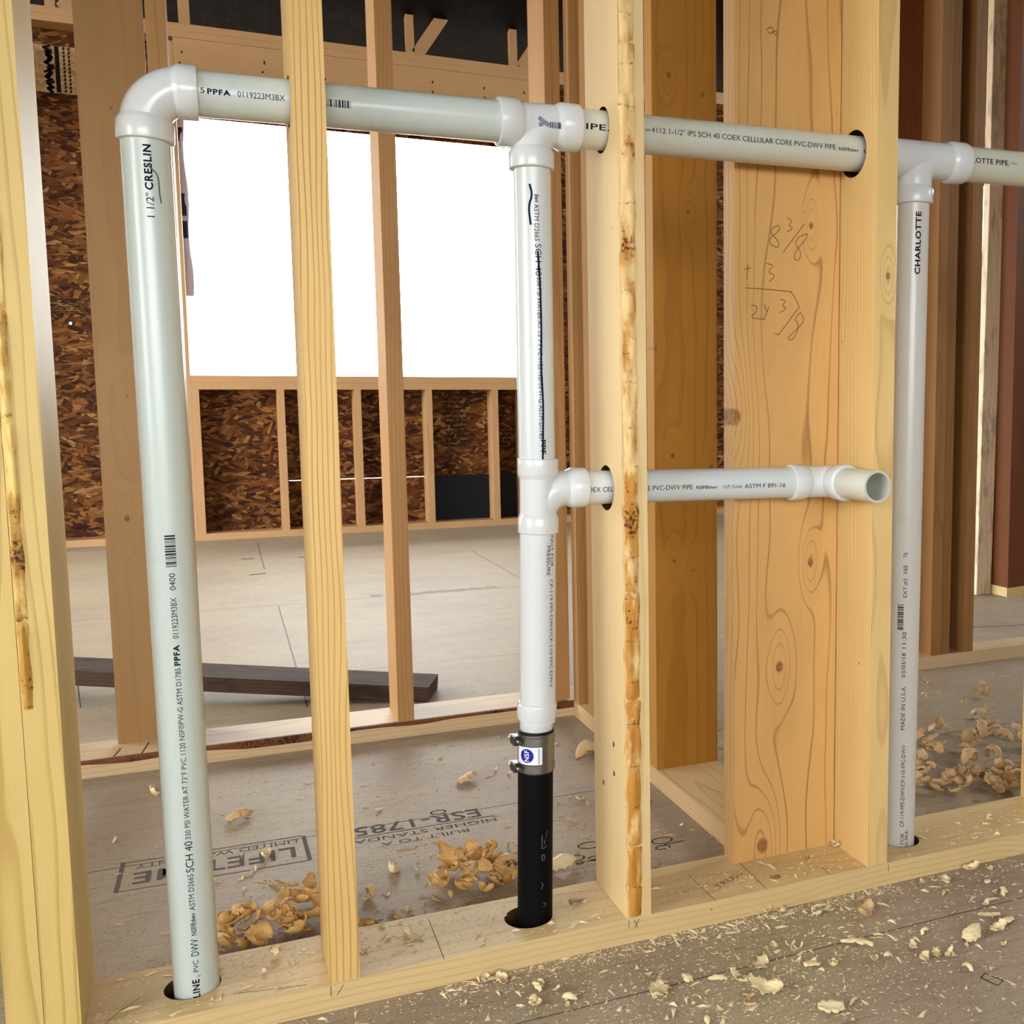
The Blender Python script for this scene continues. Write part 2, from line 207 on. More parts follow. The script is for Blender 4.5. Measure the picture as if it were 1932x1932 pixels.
PVCW = pvc('white_pvc', 'CDD1D0'); PVCG = pvc('pale_green_pvc', 'C3CCC6'); PVCC = pvc('cream_pvc', 'C6C6B8'); PVCS = pvc('grey_white_pvc', 'CCC8C0'); PVCF = pvc('fitting_pvc', 'D2D4D4', .22)
ABS = plain('black_abs', '020202', .65, .12); RUB = plain('black_rubber', '0B0B0B', .6, .3)
INK = plain('black_ink', '15161C', .7, .1); INKN = plain('navy_ink', '141C3C', .7, .1); STAMP = plain('faded_stamp_ink', '5E5A58', .9, .05); STAMPD = plain('dark_stamp_ink', '2A2622', .9, .05); PEN = plain('pencil', '6E5636', .9, .05); PEND = plain('dark_pencil', '4A3A2A', .9, .05)
WHITEINK = plain('grey_white_ink', '6A6664', .8, .1); STEEL = plain('brushed_steel', '8E8C8A', .38, .5, 1.0, .4); DSTEEL = plain('dark_steel', '5A5858', .3, .5, 1.0); LBL = plain('white_label', 'E8E8EE', .4, .4); BLUE = plain('blue_emblem', '10168C', .4, .4); WHITE = plain('white_print', 'F4F4F8', .5, .3)
BARK1 = bark('stripped_bark', 'E2C084', 'B8791F', '5A2A0A'); BARK2 = bark('stripped_bark_edge', 'D8B870', 'A8782C', '4A2C10', .11)
WANE = bark('bark_wane', '8A5A30', '6A3C1C', '2A160A', .05)
SHP = wood('shaving_pale', 'E6D2A4', 'C09C64', axis='X', ring=.004, line=.4, wob=.3); SHO = wood('shaving_amber', 'D8AE6C', 'A87838', axis='X', ring=.004, line=.4, wob=.3); SHT = wood('shaving_tan', 'CBA878', '9A7448', axis='X', ring=.004, line=.4, wob=.3)
DUST = plain('sawdust', 'DCC8A0', .8, .1); DUSTD = plain('sawdust_tan', 'B0946A', .8, .1); SCREW = plain('zinc_screw', 'B8B6B0', .3, .5, 1.0)
WRAPM = plain('house_wrap', 'C6C6DA', .5, .3); WRAPB = plain('house_wrap_print', '223056', .6, .2); MEMB = plain('navy_membrane', '0A1018', .55, .3); PALEOSB = osb('pale_strand_board', [(.2, 'A07C50'), (.6, 'B89468'), (.95, 'CFAE84')])
HOLE = plain('shaded_bore_wood', '4A3018', .8, .1)  # dark lining of bored holes; their inner shade put into the colour

# ------------------------------------------------------------------ solid builders
def boxv(x0, x1, y0, y1, z0, z1): return [(x0, y0, z0), (x1, y0, z0), (x1, y1, z0), (x0, y1, z0), (x0, y0, z1), (x1, y0, z1), (x1, y1, z1), (x0, y1, z1)]
BF = [(0, 3, 2, 1), (4, 5, 6, 7), (0, 1, 5, 4), (1, 2, 6, 5), (2, 3, 7, 6), (3, 0, 4, 7)]
def solid(name, x0, x1, y0, y1, z0, z1, mat, bev=.0025, parent=None, cuts=(), bow=None):
    """a sawn length of timber with eased edges; origin at the centre of its base; cuts = (point, axis, radius) bored through"""
    c = Vector(((x0 + x1) / 2, (y0 + y1) / 2, z0))
    bm = bmesh.new(); vs_ = [bm.verts.new(Vector(v) - c) for v in boxv(x0, x1, y0, y1, z0, z1)]
    for f in BF: bm.faces.new([vs_[i] for i in f])
    if bow:
        bmesh.ops.subdivide_edges(bm, edges=[e for e in bm.edges if abs(e.verts[0].co.z - e.verts[1].co.z) > .1], cuts=10, use_grid_fill=True)
    if bev: bmesh.ops.bevel(bm, geom=[e for e in bm.edges if e.is_manifold and e.calc_face_angle(0) > .5], offset=bev, segments=2, affect='EDGES', profile=.5)
    if bow:
        for v in bm.verts: v.co.x += bow(v.co.z)
    me = bpy.data.meshes.new(name); bm.normal_update(); bm.to_mesh(me); bm.free(); me.materials.append(mat)
    o = bpy.data.objects.new(name, me); COL.objects.link(o); o.location = c
    if parent: o.parent = parent; o.location = c - parent.location
    if cuts: bore(o, cuts)
    return o
def bore(o, cuts):
    tmp = []
    for (p, ax, r) in cuts:
        bm = bmesh.new(); bmesh.ops.create_cone(bm, cap_ends=True, segments=40, radius1=r, radius2=r, depth=.4 if len(tmp) < 9 else .2)
        me = bpy.data.meshes.new('t'); bm.to_mesh(me); bm.free(); me.materials.append(HOLE)
        t = bpy.data.objects.new('t', me); COL.objects.link(t); t.location = p
        t.rotation_euler = {'X': (0, math.pi / 2, 0), 'Y': (math.pi / 2, 0, 0), 'Z': (0, 0, 0)}[ax]
        md = o.modifiers.new('b', 'BOOLEAN'); md.operation = 'DIFFERENCE'; md.solver = 'EXACT'; md.object = t; md.material_mode = 'TRANSFER'; tmp.append(t)
    bpy.context.view_layer.update()
    dg = bpy.context.evaluated_depsgraph_get(); me = bpy.data.meshes.new_from_object(o.evaluated_get(dg))
    o.modifiers.clear(); o.data = me
    for t in tmp: bpy.data.objects.remove(t)
def frame_of(d):
    d = Vector(d).normalized(); a = Vector((0, 0, 1)) if abs(d.z) < .9 else Vector((1, 0, 0)); e = d.cross(a).normalized(); return e, d.cross(e).normalized(), d
def sweep(path, radii, seg=40, inner=None, caps=True):
    """tube along a 3D polyline with a radius per point; inner = wall thickness for an open bore"""
    path = [Vector(p) for p in path]; n = len(path); V = []; F = []
    tang = [(path[min(i + 1, n - 1)] - path[max(i - 1, 0)]).normalized() for i in range(n)]
    for i in range(n):
        if tang[i].length < .5: tang[i] = tang[i - 1]
    e, _, _ = frame_of(tang[0]); fr = []
    for i in range(n):
        e = (e - tang[i] * e.dot(tang[i])).normalized(); fr.append((e.copy(), tang[i].cross(e)))
    def ring(i, r):
        b = len(V)
        for s in range(seg):
            a = 2 * math.pi * s / seg; V.append(path[i] + fr[i][0] * math.cos(a) * r + fr[i][1] * math.sin(a) * r)
        return b
    rings = [ring(i, radii[i]) for i in range(n)]
    if inner: rings += [ring(i, radii[i] - inner) for i in reversed(range(n))]
    for a, b in zip(rings, rings[1:]):
        for s in range(seg): F.append((a + s, a + (s + 1) % seg, b + (s + 1) % seg, b + s))
    if inner:
        a, b = rings[-1], rings[0]
        for s in range(seg): F.append((a + s, a + (s + 1) % seg, b + (s + 1) % seg, b + s))
    elif caps: F.append(tuple(range(rings[0], rings[0] + seg))[::-1]); F.append(tuple(range(rings[-1], rings[-1] + seg)))
    return V, F
def merge(*ms):
    V = []; F = []
    for v, f in ms:
        b = len(V); V += list(v); F += [tuple(i + b for i in q) for q in f]
    return V, F
def tube(p0, p1, r, wall=.004, seg=48): return sweep([p0, p1], [r, r], seg, wall)
def socket(p0, p1, r, rb, seg=44):
    """fitting hub: chamfered on its inner end (p0), rolled lip at its mouth (p1)"""
    p0, p1 = Vector(p0), Vector(p1); d = (p1 - p0); L = d.length; d.normalize()
    ts = [(-.006, rb), (0, r - .0008), (.0015, r), (L - .0022, r), (L - .0008, r - .0004), (L, r - .0018), (L, r - .006)]
    return sweep([p0 + d * max(t, -.006) for t, _ in ts], [q for _, q in ts], seg)
def arc(c, u, v, R, a0, a1, n=14): return [Vector(c) + Vector(u) * R * math.cos(a0 + (a1 - a0) * i / n) + Vector(v) * R * math.sin(a0 + (a1 - a0) * i / n) for i in range(n + 1)]

# lettering: real glyph outlines laid on a surface
_txt = {}
def glyphs(s, bold=0):
    key = (s, bold)
    if key not in _txt:
        cu = bpy.data.curves.new('t', 'FONT'); cu.body = s; cu.size = 1; cu.offset = (0, .012, .03)[bold]; cu.space_character = 1.0 + .06 * bold; cu.resolution_u = 3
        o = bpy.data.objects.new('t', cu); COL.objects.link(o); bpy.context.view_layer.update()
        me = bpy.data.meshes.new_from_object(o.evaluated_get(bpy.context.evaluated_depsgraph_get()))
        v = [(p.co.x, p.co.y) for p in me.vertices]; f = [tuple(p.vertices) for p in me.polygons]
        bpy.data.objects.remove(o); bpy.data.meshes.remove(me)
        x0 = min(a for a, _ in v); x1 = max(a for a, _ in v); y0 = min(b for _, b in v); y1 = max(b for _, b in v)
        _txt[key] = ([((a - x0) / (x1 - x0), (b - y0) / max(y1 - y0, .35)) for a, b in v], f)
    return _txt[key]
def on_pipe(P0, axis, r, eps=.0005):
    """(s, v, off) -> point: s along the axis, v across the text upwards, off = shift of the line sideways, on the side facing the camera"""
    P0 = Vector(P0); ax = Vector(axis).normalized(); m = CAM - P0; e1 = (m - ax * m.dot(ax)).normalized()
    def fn(s, v, d):
        up = e1.cross(ax * d); a = v / r; return P0 + ax * s + (e1 * math.cos(a) + up * math.sin(a)) * (r + eps)
    return fn
def letter_pipe(name, parent, rows, fn, d, mat, s0, mirror_off=1):
    ms = []
    for (s, a, b, h, bold, off) in rows:
        v, f = glyphs(s, bold)
        ms.append(([fn(a - s0 + (b - a) * p, off * mirror_off + h * (q - .5), d) for p, q in v], f))
    V, F = merge(*ms); L = parent.location
    return link(name, [p - L for p in V], F, mat, parent)
def barcode(parent, fn, a, b, v0, v1, d, mat, seed=3):
    rn = random.Random(seed); V = []; F = []; s = a
    while (s < b) if b > a else (s > b):
        w = rn.choice((.0006, .0009, .0014, .002)) * (1 if b > a else -1); q = [(s, v0), (s + w, v0), (s + w, v1), (s, v1)]
        bb = len(V); V += [fn(x, v0 + (v1 - v0) * t, d) for x in (s, s + w) for t in (0, .33, .66, 1)]
        F += [(bb + i, bb + i + 1, bb + 5 + i, bb + 4 + i) for i in range(3)]; s += w + rn.choice((.0006, .0009, .0013)) * (1 if b > a else -1)
    return link('barcode', [p - parent.location for p in V], F, mat, parent)
def ribbons(name, lines, to3, width, mat, parent=None, smooth=3):
    """thin drawn strokes: lists of 2D points mapped by to3"""
    V = []; F = []
    for ln in lines:
        P = [Vector(p) for p in ln]
        for _ in range(smooth):
            if len(P) < 3: break
            Q = [P[0]]
            for a, b in zip(P, P[1:]): Q += [a * .75 + b * .25, a * .25 + b * .75]
            P = Q + [P[-1]]
        for i, p in enumerate(P):
            t = (P[min(i + 1, len(P) - 1)] - P[max(i - 1, 0)]); t = t.normalized() if t.length else Vector((1, 0)); n = Vector((-t.y, t.x)) * width / 2
            b = len(V); V += [to3(p + n), to3(p - n)]
            if i: F.append((b - 2, b - 1, b + 1, b))
    return link(name, [Vector(v) - parent.location for v in V] if parent else V, F, mat, parent)
def flat_text(name, s, to3, u0, u1, v0, h, mat, parent=None, bold=0):
    v, f = glyphs(s, bold)
    P = [Vector(to3(Vector((u0 + (u1 - u0) * a, v0 + h * b)))) for a, b in v]
    return link(name, [p - parent.location for p in P] if parent else P, f, mat, parent)

# ------------------------------------------------------------------ setting: floor, ceiling, walls
floor = solid('floor', -4, 7, -4.2, 5.75, -.02, 0, FLOOR, 0); floor.data.transform(Matrix.Translation((1.5, .775, 0))); floor.location = (0, 0, -.02); tag(floor, kind='structure')
def roofv():
    pr = [(-4.4, 2.75), (.9, 4.6), (6.6, 2.9), (6.6, 2.92), (.9, 4.64), (-4.4, 2.79)]
    V = [(x, y, z) for x in (-4.3, 7.3) for y, z in pr]
    F = [(0, 1, 7, 6), (1, 2, 8, 7), (2, 3, 9, 8), (3, 4, 10, 9), (4, 5, 11, 10), (5, 0, 6, 11), (5, 4, 3, 2, 1, 0), (6, 7, 8, 9, 10, 11)]
    return V, F
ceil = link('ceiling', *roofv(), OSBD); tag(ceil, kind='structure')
YF = 5.447
def wall(name, rects, lo, hi, ax, mat=OSBM):
    ms = []
    for (a0, a1, z0, z1) in rects:
        ms.append((boxv(*((a0, a1, lo, hi) if ax == 'X' else (lo, hi, a0, a1)), z0, z1), BF))
    V, F = merge(*ms); return tag(link(name, V, F, mat), kind='structure')
YB = YF + .14
wb = wall('wall_back', [(-4, -.8155, .334, 2.98), (-.8025, -.235, .334, 2.98), (-.8155, -.8025, .334, 1.2755), (-.8155, -.8025, 1.2885, 2.98), (-.235, .33, .334, .985), (-4, .33, 0, .334), (.33, 1.2, 0, .332), (.33, 1.2, .337, .985), (1.2, 1.95, 0, .985), (1.95, 5.4, 0, 2.98), (5.4, 6.3, 0, 1.036), (5.4, 6.3, 1.304, 1.368), (6.3, 7, 0, 2.98), (-.235, 1.95, 2.5, 2.98), (5.4, 6.3, 2.56, 2.98)], YB, YB + .012, 'X')
wr = wall('wall_right', [(-4.2, 5.6, 0, 2.9)], 7.0, 7.012, 'Y')
wl = wall('wall_left', [(-4.2, -2.45, 0, 2.9), (-2.45, .1, 2.1, 2.9), (-2.45, .1, 0, .8), (.1, 1.3, 0, 2.9)], -3.012, -3.0, 'Y')  # unseen wall; opening trimmed to set how much light reaches the front
wl2 = wall('wall_left', [(1.3, 1.6, 0, 2.9), (1.6, 5.2, 2.5, 2.9), (5.2, 5.58, 0, 2.9)], -1.312, -1.30, 'Y')  # unseen wall jogged inward so its added opening brightens the far floor
wl3 = wall('wall_left', [(-3.0, -1.312, 0, 2.9)], 1.3, 1.312, 'X')  # unseen return joining the jogged wall to the outer one
wf = wall('wall_front', [(-4, -2.1, 0, 2.8), (-2.1, .95, 0, .9), (-2.1, .95, 2.1, 2.8), (.95, 7, 0, 2.8)], -4.212, -4.2, 'X')  # unseen wall; opening sized and moved left to shape the front light

# ------------------------------------------------------------------ front plumbing wall
T = .038; H = 2.9; Wd = .14
def stud(x, y, label, mat=WF, w=T, d=Wd, z0=T, z1=H, group=None, cuts=(), name='wall_stud', bow=None, bev=.003):
    return tag(solid(name, x, x + w, y, y + d, z0, z1, mat, bev, cuts=cuts, bow=bow), label, 'stud', group)
px0, px1 = -.305, 2.0
plate = tag(solid('bottom_plate', px0, px1, 0, Wd, 0, T, WXk, .004, cuts=(((-.109, .072, .02), 'Z', .0345), ((.345, .069, .02), 'Z', .0355), ((1.012, .07, .02), 'Z', .034))), 'knotty bottom plate under the pipe wall, bored for the pipes', 'plate')
plate['label'] = 'front bottom plate lying on the subfloor with pipe holes bored through it'
L = plate.location
ribbons('pencil_marks', D['plate_s'], lambda p: (p.x, p.y, T + .0003), .0009, PEND, plate, 2)
ribbons('layout_marks', D['plate_f'], lambda p: (p.x, -.0003, p.y), .0009, PEND, plate, 1)
for s, a, b, h in (('TRUSS', (.643, .032), (.702, .062), .012),):
    A, B = Vector(a), Vector(b); dd = (B - A).normalized(); nn = Vector((-dd.y, dd.x)); LL = (B - A).length
    flat_text('pencil_lettering', s, lambda p: (A.x + dd.x * p.x + nn.x * p.y, A.y + dd.y * p.x + nn.y * p.y, T + .0003), 0, LL, 0, h, PEN, plate)
PZ = lambda x: 1.181 + .0137 * x
hl = .0318
s_l2 = stud(-.305, 0, 'outer stud at the left edge of the photo, nailed to a twin', WL, z0=0 + T)
s_l1 = stud(-.2664, 0, 'twin stud with chipped bark along its gap, left of the greenish pipe', WL)
s1 = stud(.0568, 0, 'stud standing on the front plate between the greenish pipe and black pipe', WC, cuts=(((.076, .07, PZ(.076)), 'X', hl),))
s3 = stud(.4765, 0, 'pale stud with brown bark scars down its front, right of black pipe', WP, cuts=(((.4955, .068, PZ(.4955)), 'X', hl), ((.4955, .069, .675), 'X', .0335)))
s5 = stud(.8991, 0, 'stud with a bored pipe hole and black knot beside the wide board', wood('pine_cathedral_stud', 'DFBD7E', 'B4894A', ring=.008, line=.5, knots=((.004, .957, .006),), wob=1.2), cuts=(((.918, .066, 1.192), 'X', .0365),))
s6 = stud(1.345, 0, 'dark edged stud entering at the lower right edge of the photo', WF, cuts=(((1.364, .07, PZ(1.364)), 'X', hl),))
wide = tag(solid('wide_board', .7054, .8972, Wd - T, Wd, T, H, WK, .004), 'wide knotty board with pencilled figures between two front studs', 'board')
ribbons('pencil_figures', D['scrib'], lambda p: (p.x, Wd - T - .0004, p.y), .0013, PEN, wide, 2)
def strip(parent, x0, x1, y, z0, z1, mat, amp, period, seed, name='stripped_bark'):
    rn = random.Random(seed); nx, nz = 9, 420; V = []; F = []; L = parent.location
    ph = 0; pos = []; z = z0; P = period
    marks = [z0]
    while marks[-1] < z1: marks.append(marks[-1] + period * rn.uniform(.6, 1.3))
    for j in range(nz + 1):
        z = z0 + (z1 - z0) * j / nz
        i = max(k for k in range(len(marks)) if marks[k] <= z + 1e-9); t = (z - marks[i]) / ((marks[i + 1] - marks[i]) if i + 1 < len(marks) else period)
        sc_ = amp * (.35 + .65 * math.sin(min(1, t * 1.25) * math.pi * .5) ** .8) * (1 if t < .93 else (1 - t) / .07)
        for k in range(nx + 1):
            u = k / nx; edge = math.sin(u * math.pi) ** .5
            jag = .0016 * math.sin(z * 90 + seed) * (1 if k == 0 else (-1 if k == nx else 0))
            V.append(Vector((x0 + (x1 - x0) * u + jag, y - edge * (sc_ * (1 - .35 * math.cos(u * 7 + i * 2.1)) + .0006 + rn.uniform(0, .0004)), z)) - L)
    for j in range(nz):
        for k in range(nx):
            a = j * (nx + 1) + k; F.append((a, a + 1, a + nx + 2, a + nx + 1))
    return link(name, V, F, mat, parent, True)
strip(s3, .4772, .5015, .0012, .04, 2.2, BARK1, .0042, .062, 3)
strip(s_l1, -.2658, -.2535, .0008, .45, 1.25, BARK2, .0035, .10, 5)
tag(s3.children[0], 'strip of orange brown bark scars'); tag(s_l1.children[0], 'chipped bark edge')
# bark scars: small dark nail heads and knots on the left face of the pale stud
def dimple(parent, x, y, z, r, nrm, mat=HOLE, name='nail_head'):
    n = Vector(nrm); e, f, _ = frame_of(n); c = Vector((x, y, z)) + n * .0004; V = [c + n * .0006 - parent.location] + [c + (e * math.cos(a) + f * math.sin(a) * 1.5) * r - parent.location for a in [i * math.pi / 6 for i in range(12)]]
    return link(name, V, [(0, i + 1, (i + 1) % 12 + 1) for i in range(12)], mat, parent)
for z, y in ((.29, .05), (.245, .05), (.215, .098)): dimple(s3, .4765, y, z, .003, (-1, 0, 0), DSTEEL)

# ------------------------------------------------------------------ side wall (runs away from the front wall)
XS = .7585
sp_ = tag(solid('bottom_plate', XS, XS + Wd, Wd + .001, 1.1295, 0, T, WY, .003), 'side bottom plate running back from the front plate beside the wide board', 'plate')
ribbons('layout_marks', [[(.81, .43), (.872, .31)]], lambda p: (p.x, p.y, T + .0003), .001, PEND, sp_, 0)
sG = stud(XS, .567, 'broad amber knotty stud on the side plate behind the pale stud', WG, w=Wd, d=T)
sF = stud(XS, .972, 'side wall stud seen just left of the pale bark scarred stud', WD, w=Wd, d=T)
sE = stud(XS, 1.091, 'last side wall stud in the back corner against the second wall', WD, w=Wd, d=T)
tag(solid('wall_stud', 1.02, 1.06, .6, .74, 0, H, WR, .003), 'dark stud in the gap behind the wide board', 'stud') if False else None

# ------------------------------------------------------------------ second wall, behind
Y2 = 1.131
p2 = tag(solid('bottom_plate', -1.0, XS + Wd, Y2, Y2 + Wd, 0, T, WPLATE2, .003), 'waney bottom plate of the second wall behind the pipe wall', 'plate')
def wane(parent, x0, x1, yf, z0, z1):
    rn = random.Random(4); n = 90; V = []; F = []; L = parent.location; ph = [rn.uniform(0, 6) for _ in range(4)]
    for i in range(n + 1):
        x = x0 + (x1 - x0) * i / n; d = .35 + .3 * math.sin(x * 7 + ph[0]) + .25 * math.sin(x * 19 + ph[1]); d = max(.3, min(.8, d + .12)); zt = z1 - (z1 - z0) * d
        for y, z in ((yf - .0004, zt), (yf - .0022, (zt + z1) / 2), (yf - .001, z1 + .0006), (yf + .005, z1 + .0012)): V.append(Vector((x, y + rn.uniform(-.0004, .0004), z)) - L)
    for i in range(n):
        for k in range(3): a = i * 4 + k; F.append((a, a + 1, a + 5, a + 4))
    return tag(link('bark_edge', V, F, WANE, parent, True), 'dark brown strip of bark along the edge')
wane(p2, -.98, XS + .12, Y2, .016, T)
tag(solid('flat_stud', -.288, -.156, Y2 + .102, Y2 + Wd, T, H, WB, .003), 'flat wide board turned to face the room behind the greenish pipe', 'board')
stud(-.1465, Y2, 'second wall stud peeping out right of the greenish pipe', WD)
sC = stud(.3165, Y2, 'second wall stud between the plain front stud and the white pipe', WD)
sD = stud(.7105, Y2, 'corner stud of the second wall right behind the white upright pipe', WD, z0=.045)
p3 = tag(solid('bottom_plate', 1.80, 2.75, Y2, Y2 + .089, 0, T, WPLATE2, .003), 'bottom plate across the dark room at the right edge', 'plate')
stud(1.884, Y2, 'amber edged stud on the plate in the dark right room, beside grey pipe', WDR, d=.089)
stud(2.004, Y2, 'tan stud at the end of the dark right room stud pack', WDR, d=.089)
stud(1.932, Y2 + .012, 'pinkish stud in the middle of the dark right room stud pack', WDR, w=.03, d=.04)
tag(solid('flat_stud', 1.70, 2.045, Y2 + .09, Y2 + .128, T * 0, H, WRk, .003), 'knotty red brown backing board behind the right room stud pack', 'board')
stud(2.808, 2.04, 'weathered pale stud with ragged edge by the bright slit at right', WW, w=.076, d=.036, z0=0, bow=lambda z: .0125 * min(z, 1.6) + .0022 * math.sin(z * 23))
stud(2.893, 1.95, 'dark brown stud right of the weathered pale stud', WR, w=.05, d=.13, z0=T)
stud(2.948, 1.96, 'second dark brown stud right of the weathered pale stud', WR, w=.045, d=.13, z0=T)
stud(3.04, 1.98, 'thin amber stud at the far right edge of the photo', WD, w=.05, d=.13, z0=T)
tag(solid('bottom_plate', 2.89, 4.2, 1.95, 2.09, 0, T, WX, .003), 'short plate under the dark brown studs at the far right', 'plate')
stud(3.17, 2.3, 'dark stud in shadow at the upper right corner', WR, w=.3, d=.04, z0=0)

# ------------------------------------------------------------------ far outside wall
def far(name, x0, x1, z0, z1, label, cat, mat=WT, group=None, dy=0, y1=YB): return tag(solid(name, x0, x1, YF + dy, y1 - .0005, z0, z1, mat, .003), label, cat, group)
far('bottom_plate', -3.9, 6.9, 0, .041, 'bottom plate of the far outside wall below the window', 'plate', WTX)
far('window_sill_plate', -.197, 1.93, .944, .985, 'upper sill board right under the bright window opening', 'sill', WTX)
far('window_sill_plate', -.197, 1.93, .9025, .9435, 'lower sill board under the bright window opening', 'sill', WTX)
for x, lb in ((-.197, 'short stud under the sill at the left corner of the window'), (.276, 'short stud under the sill just left of the plain front stud'), (.7265, 'short stud under the sill left of the second wall stud'), (1.168, 'short stud under the sill left of the navy membrane panel'), (1.60, 'short stud under the sill crossing the navy membrane panel')):
    far('cripple_stud', x, x + .042, .0412, .9022, lb, 'stud')
far('wall_stud', -.237, -.1975, .0412, 2.88, 'window side stud left of the bright opening behind the greenish pipe', 'stud')
far('wall_stud', 1.931, 1.972, .0412, 2.88, 'window side stud right of the bright opening behind the white upright pipe', 'stud')
far('wall_stud', 1.79, 1.83, .0412, .9022, 'dark short stud at the right end below the sill', 'stud')
far('window_header', -.1965, 1.93, 2.52, 2.903, 'deep header board above the bright window', 'header', WTX)
far('top_plate', -3.9, 6.9, 2.905, 2.943, 'lower top plate of the far outside wall', 'plate', WTX)
far('top_plate', -3.9, 6.9, 2.944, 2.983, 'upper top plate of the far outside wall under the dark roof', 'plate', WTX)
hd = [o for o in COL.objects if o.name.startswith('window_header')][0]
rn = random.Random(2)
ribbons('nail_marks', [[(x + rn.uniform(-.01, .01), z), (x + rn.uniform(-.01, .01), z - rn.uniform(.012, .03))] for x in (-.16, .28, .62, .92, 1.27, 1.6, 1.86) for z in (2.83, 2.77, 2.70, 2.64, 2.57)], lambda p: (p.x, YF - .0006, p.y), .009, STAMPD, hd, 0)
mem = tag(solid('membrane_panel', 1.2105, 1.789, YB - .006, YB - .0008, .042, .336, MEMB, 0), 'navy black membrane panel low on the far wall under the sill', 'membrane')
rn = random.Random(9)
k = MEMB.node_tree; 
def osb_print(x0, x1, z0, z1, rows, parent, seed, vertical=False):
    rn = random.Random(seed); ln = []
    for i in range(rows):
        z = z1 - (z1 - z0) * (i + .5) / rows; x = x0
        while x < x1:
            w = rn.uniform(.01, .04); ln.append([(x, z), (min(x + w, x1), z)]); x += w + rn.uniform(.006, .016)
    return ribbons('grade_stamp', ln, lambda p: (p.x, YB - .0007, p.y), (z1 - z0) / rows * .45, STAMPD, parent, 0)
osb_print(1.315, 1.455, .52, .885, 12, wb, 4)
osb_print(1.66, 1.76, .50, .66, 6, wb, 14)
pal = tag(solid('printed_panel', -1.25, -.6, YB - .012, YB - .0008, 2.56, 2.815, PALEOSB, 0), 'pale strand board strip with black printing, top left of the photo', 'board')
ribbons('printed_band', [[(-.79, 2.562), (-.79, 2.813)]], lambda p: (p.x, YB - .0125, p.y), .022, INK, pal, 0)
rn = random.Random(21)
ribbons('printed_marks', [[(-.83 + rn.uniform(-.012, .012), z), (-.83 + rn.uniform(-.012, .012), z + .012)] for z in [2.565 + .013 * i for i in range(19)]] , lambda p: (p.x, YB - .0125, p.y), .04, INK, pal, 0)
ribbons('printed_fine_marks', [[(xx, z), (xx + .004, z + .016)] for xx in (-.758, -.733) for z in [2.565 + .021 * i for i in range(12)]], lambda p: (p.x, YB - .0125, p.y), .010, STAMPD, pal, 0)
osb_print(-.9, -.70, 1.33, 1.42, 7, wb, 31)
# torn house wrap hanging in the window's left side
V = []; F = []; n = 40
for i in range(n + 1):
    z = 1.46 + (2.5 - 1.46) * i / n; e = -.168 + .006 * math.sin(i * .35) + .012 * (1 - i / n)
    for x, y in ((-.236, YB + .0135), (-.20, YB + .016), (e - .01, YB + .013 + .004 * math.sin(i * .5)), (e, YB + .015)): V.append((x, y, z))
for i in range(n):
    for kk in range(3): a = i * 4 + kk; F.append((a, a + 1, a + 5, a + 4))
hw = tag(link('house_wrap', V, F, WRAPM, None, True), 'strip of white house wrap with blue print at the window left edge', 'house wrap')
V = []; F = []
for z0, z1 in ((2.36, 2.44), (1.93, 2.06), (1.80, 1.90)):
    b = len(V); V += [(-.205, YB + .0145, z0), (-.172, YB + .011, z0), (-.172, YB + .011, z1), (-.205, YB + .0145, z1)]; F.append((b, b + 1, b + 2, b + 3))
link('blue_print', V, F, WRAPB, hw)

# roof truss standing over the far wall
YT = YF + .05
tr = empty('roof_truss', (1.0, YT, 2.985)); tag(tr, 'pale timber roof truss webs against the dark roof above the window', 'roof truss')
def member(name, a, b, w=.085, d=.04):
    a, b = Vector(a), Vector(b); t = (b - a).normalized(); n = Vector((-t.z, 0, t.x)) * w / 2; V = []
    for p in (a, b):
        for q in (n, -n):
            for y in (0, d): V.append(Vector((p.x + q.x, YT + y, p.z + q.z)) - tr.location)
    return link(name, V, [(0, 1, 3, 2), (4, 6, 7, 5), (0, 4, 5, 1), (2, 3, 7, 6), (0, 2, 6, 4), (1, 5, 7, 3)], WT, tr)
for xv, w in ((-.80, .05), (-.13, .06), (1.15, .05), (1.81, .05)):
    member('vertical_web', (xv, 0, 2.986), (xv - .004, 0, 3.42), w)
for xa, xb in ((-.74, -.42), (1.19, 1.46), (1.86, 2.13)): member('diagonal_web', (xa, 0, 2.995), (xb, 0, 3.40), .075)
member('top_chord', (-3.5, 0, 3.45), (6.5, 0, 3.47), .08)

# dark plank lying behind the second wall
pk = solid('dark_plank', -.62, .62, -.07, .07, 0, .04, WPL, .003)
pa, pb = Vector((.435, 1.405, .002)), Vector((-.75, 1.86, .088)); d = (pb - pa); ang = math.atan2(-d.y, -d.x); tilt = math.asin(d.z / d.length)
pk.data.transform(Matrix.Translation((-.62, .07, 0)))
pk.rotation_euler = (0, tilt, ang); pk.location = pa
tag(pk, 'dark plank propped on the subfloor behind the second wall', 'plank')
nl = link('protruding_nail', *sweep([(0, 0, 0), (.012, -.004, -.075)], [.0018, .0012], 8), DSTEEL, pk); nl.location = (-.93, .02, 0)
blk = tag(solid('scrap_block', -.80, -.66, 1.72, 1.98, 0, .078, WD, .003), 'wood offcut propping the left end of the dark plank', 'offcut'); blk.rotation_euler = (0, 0, 0)

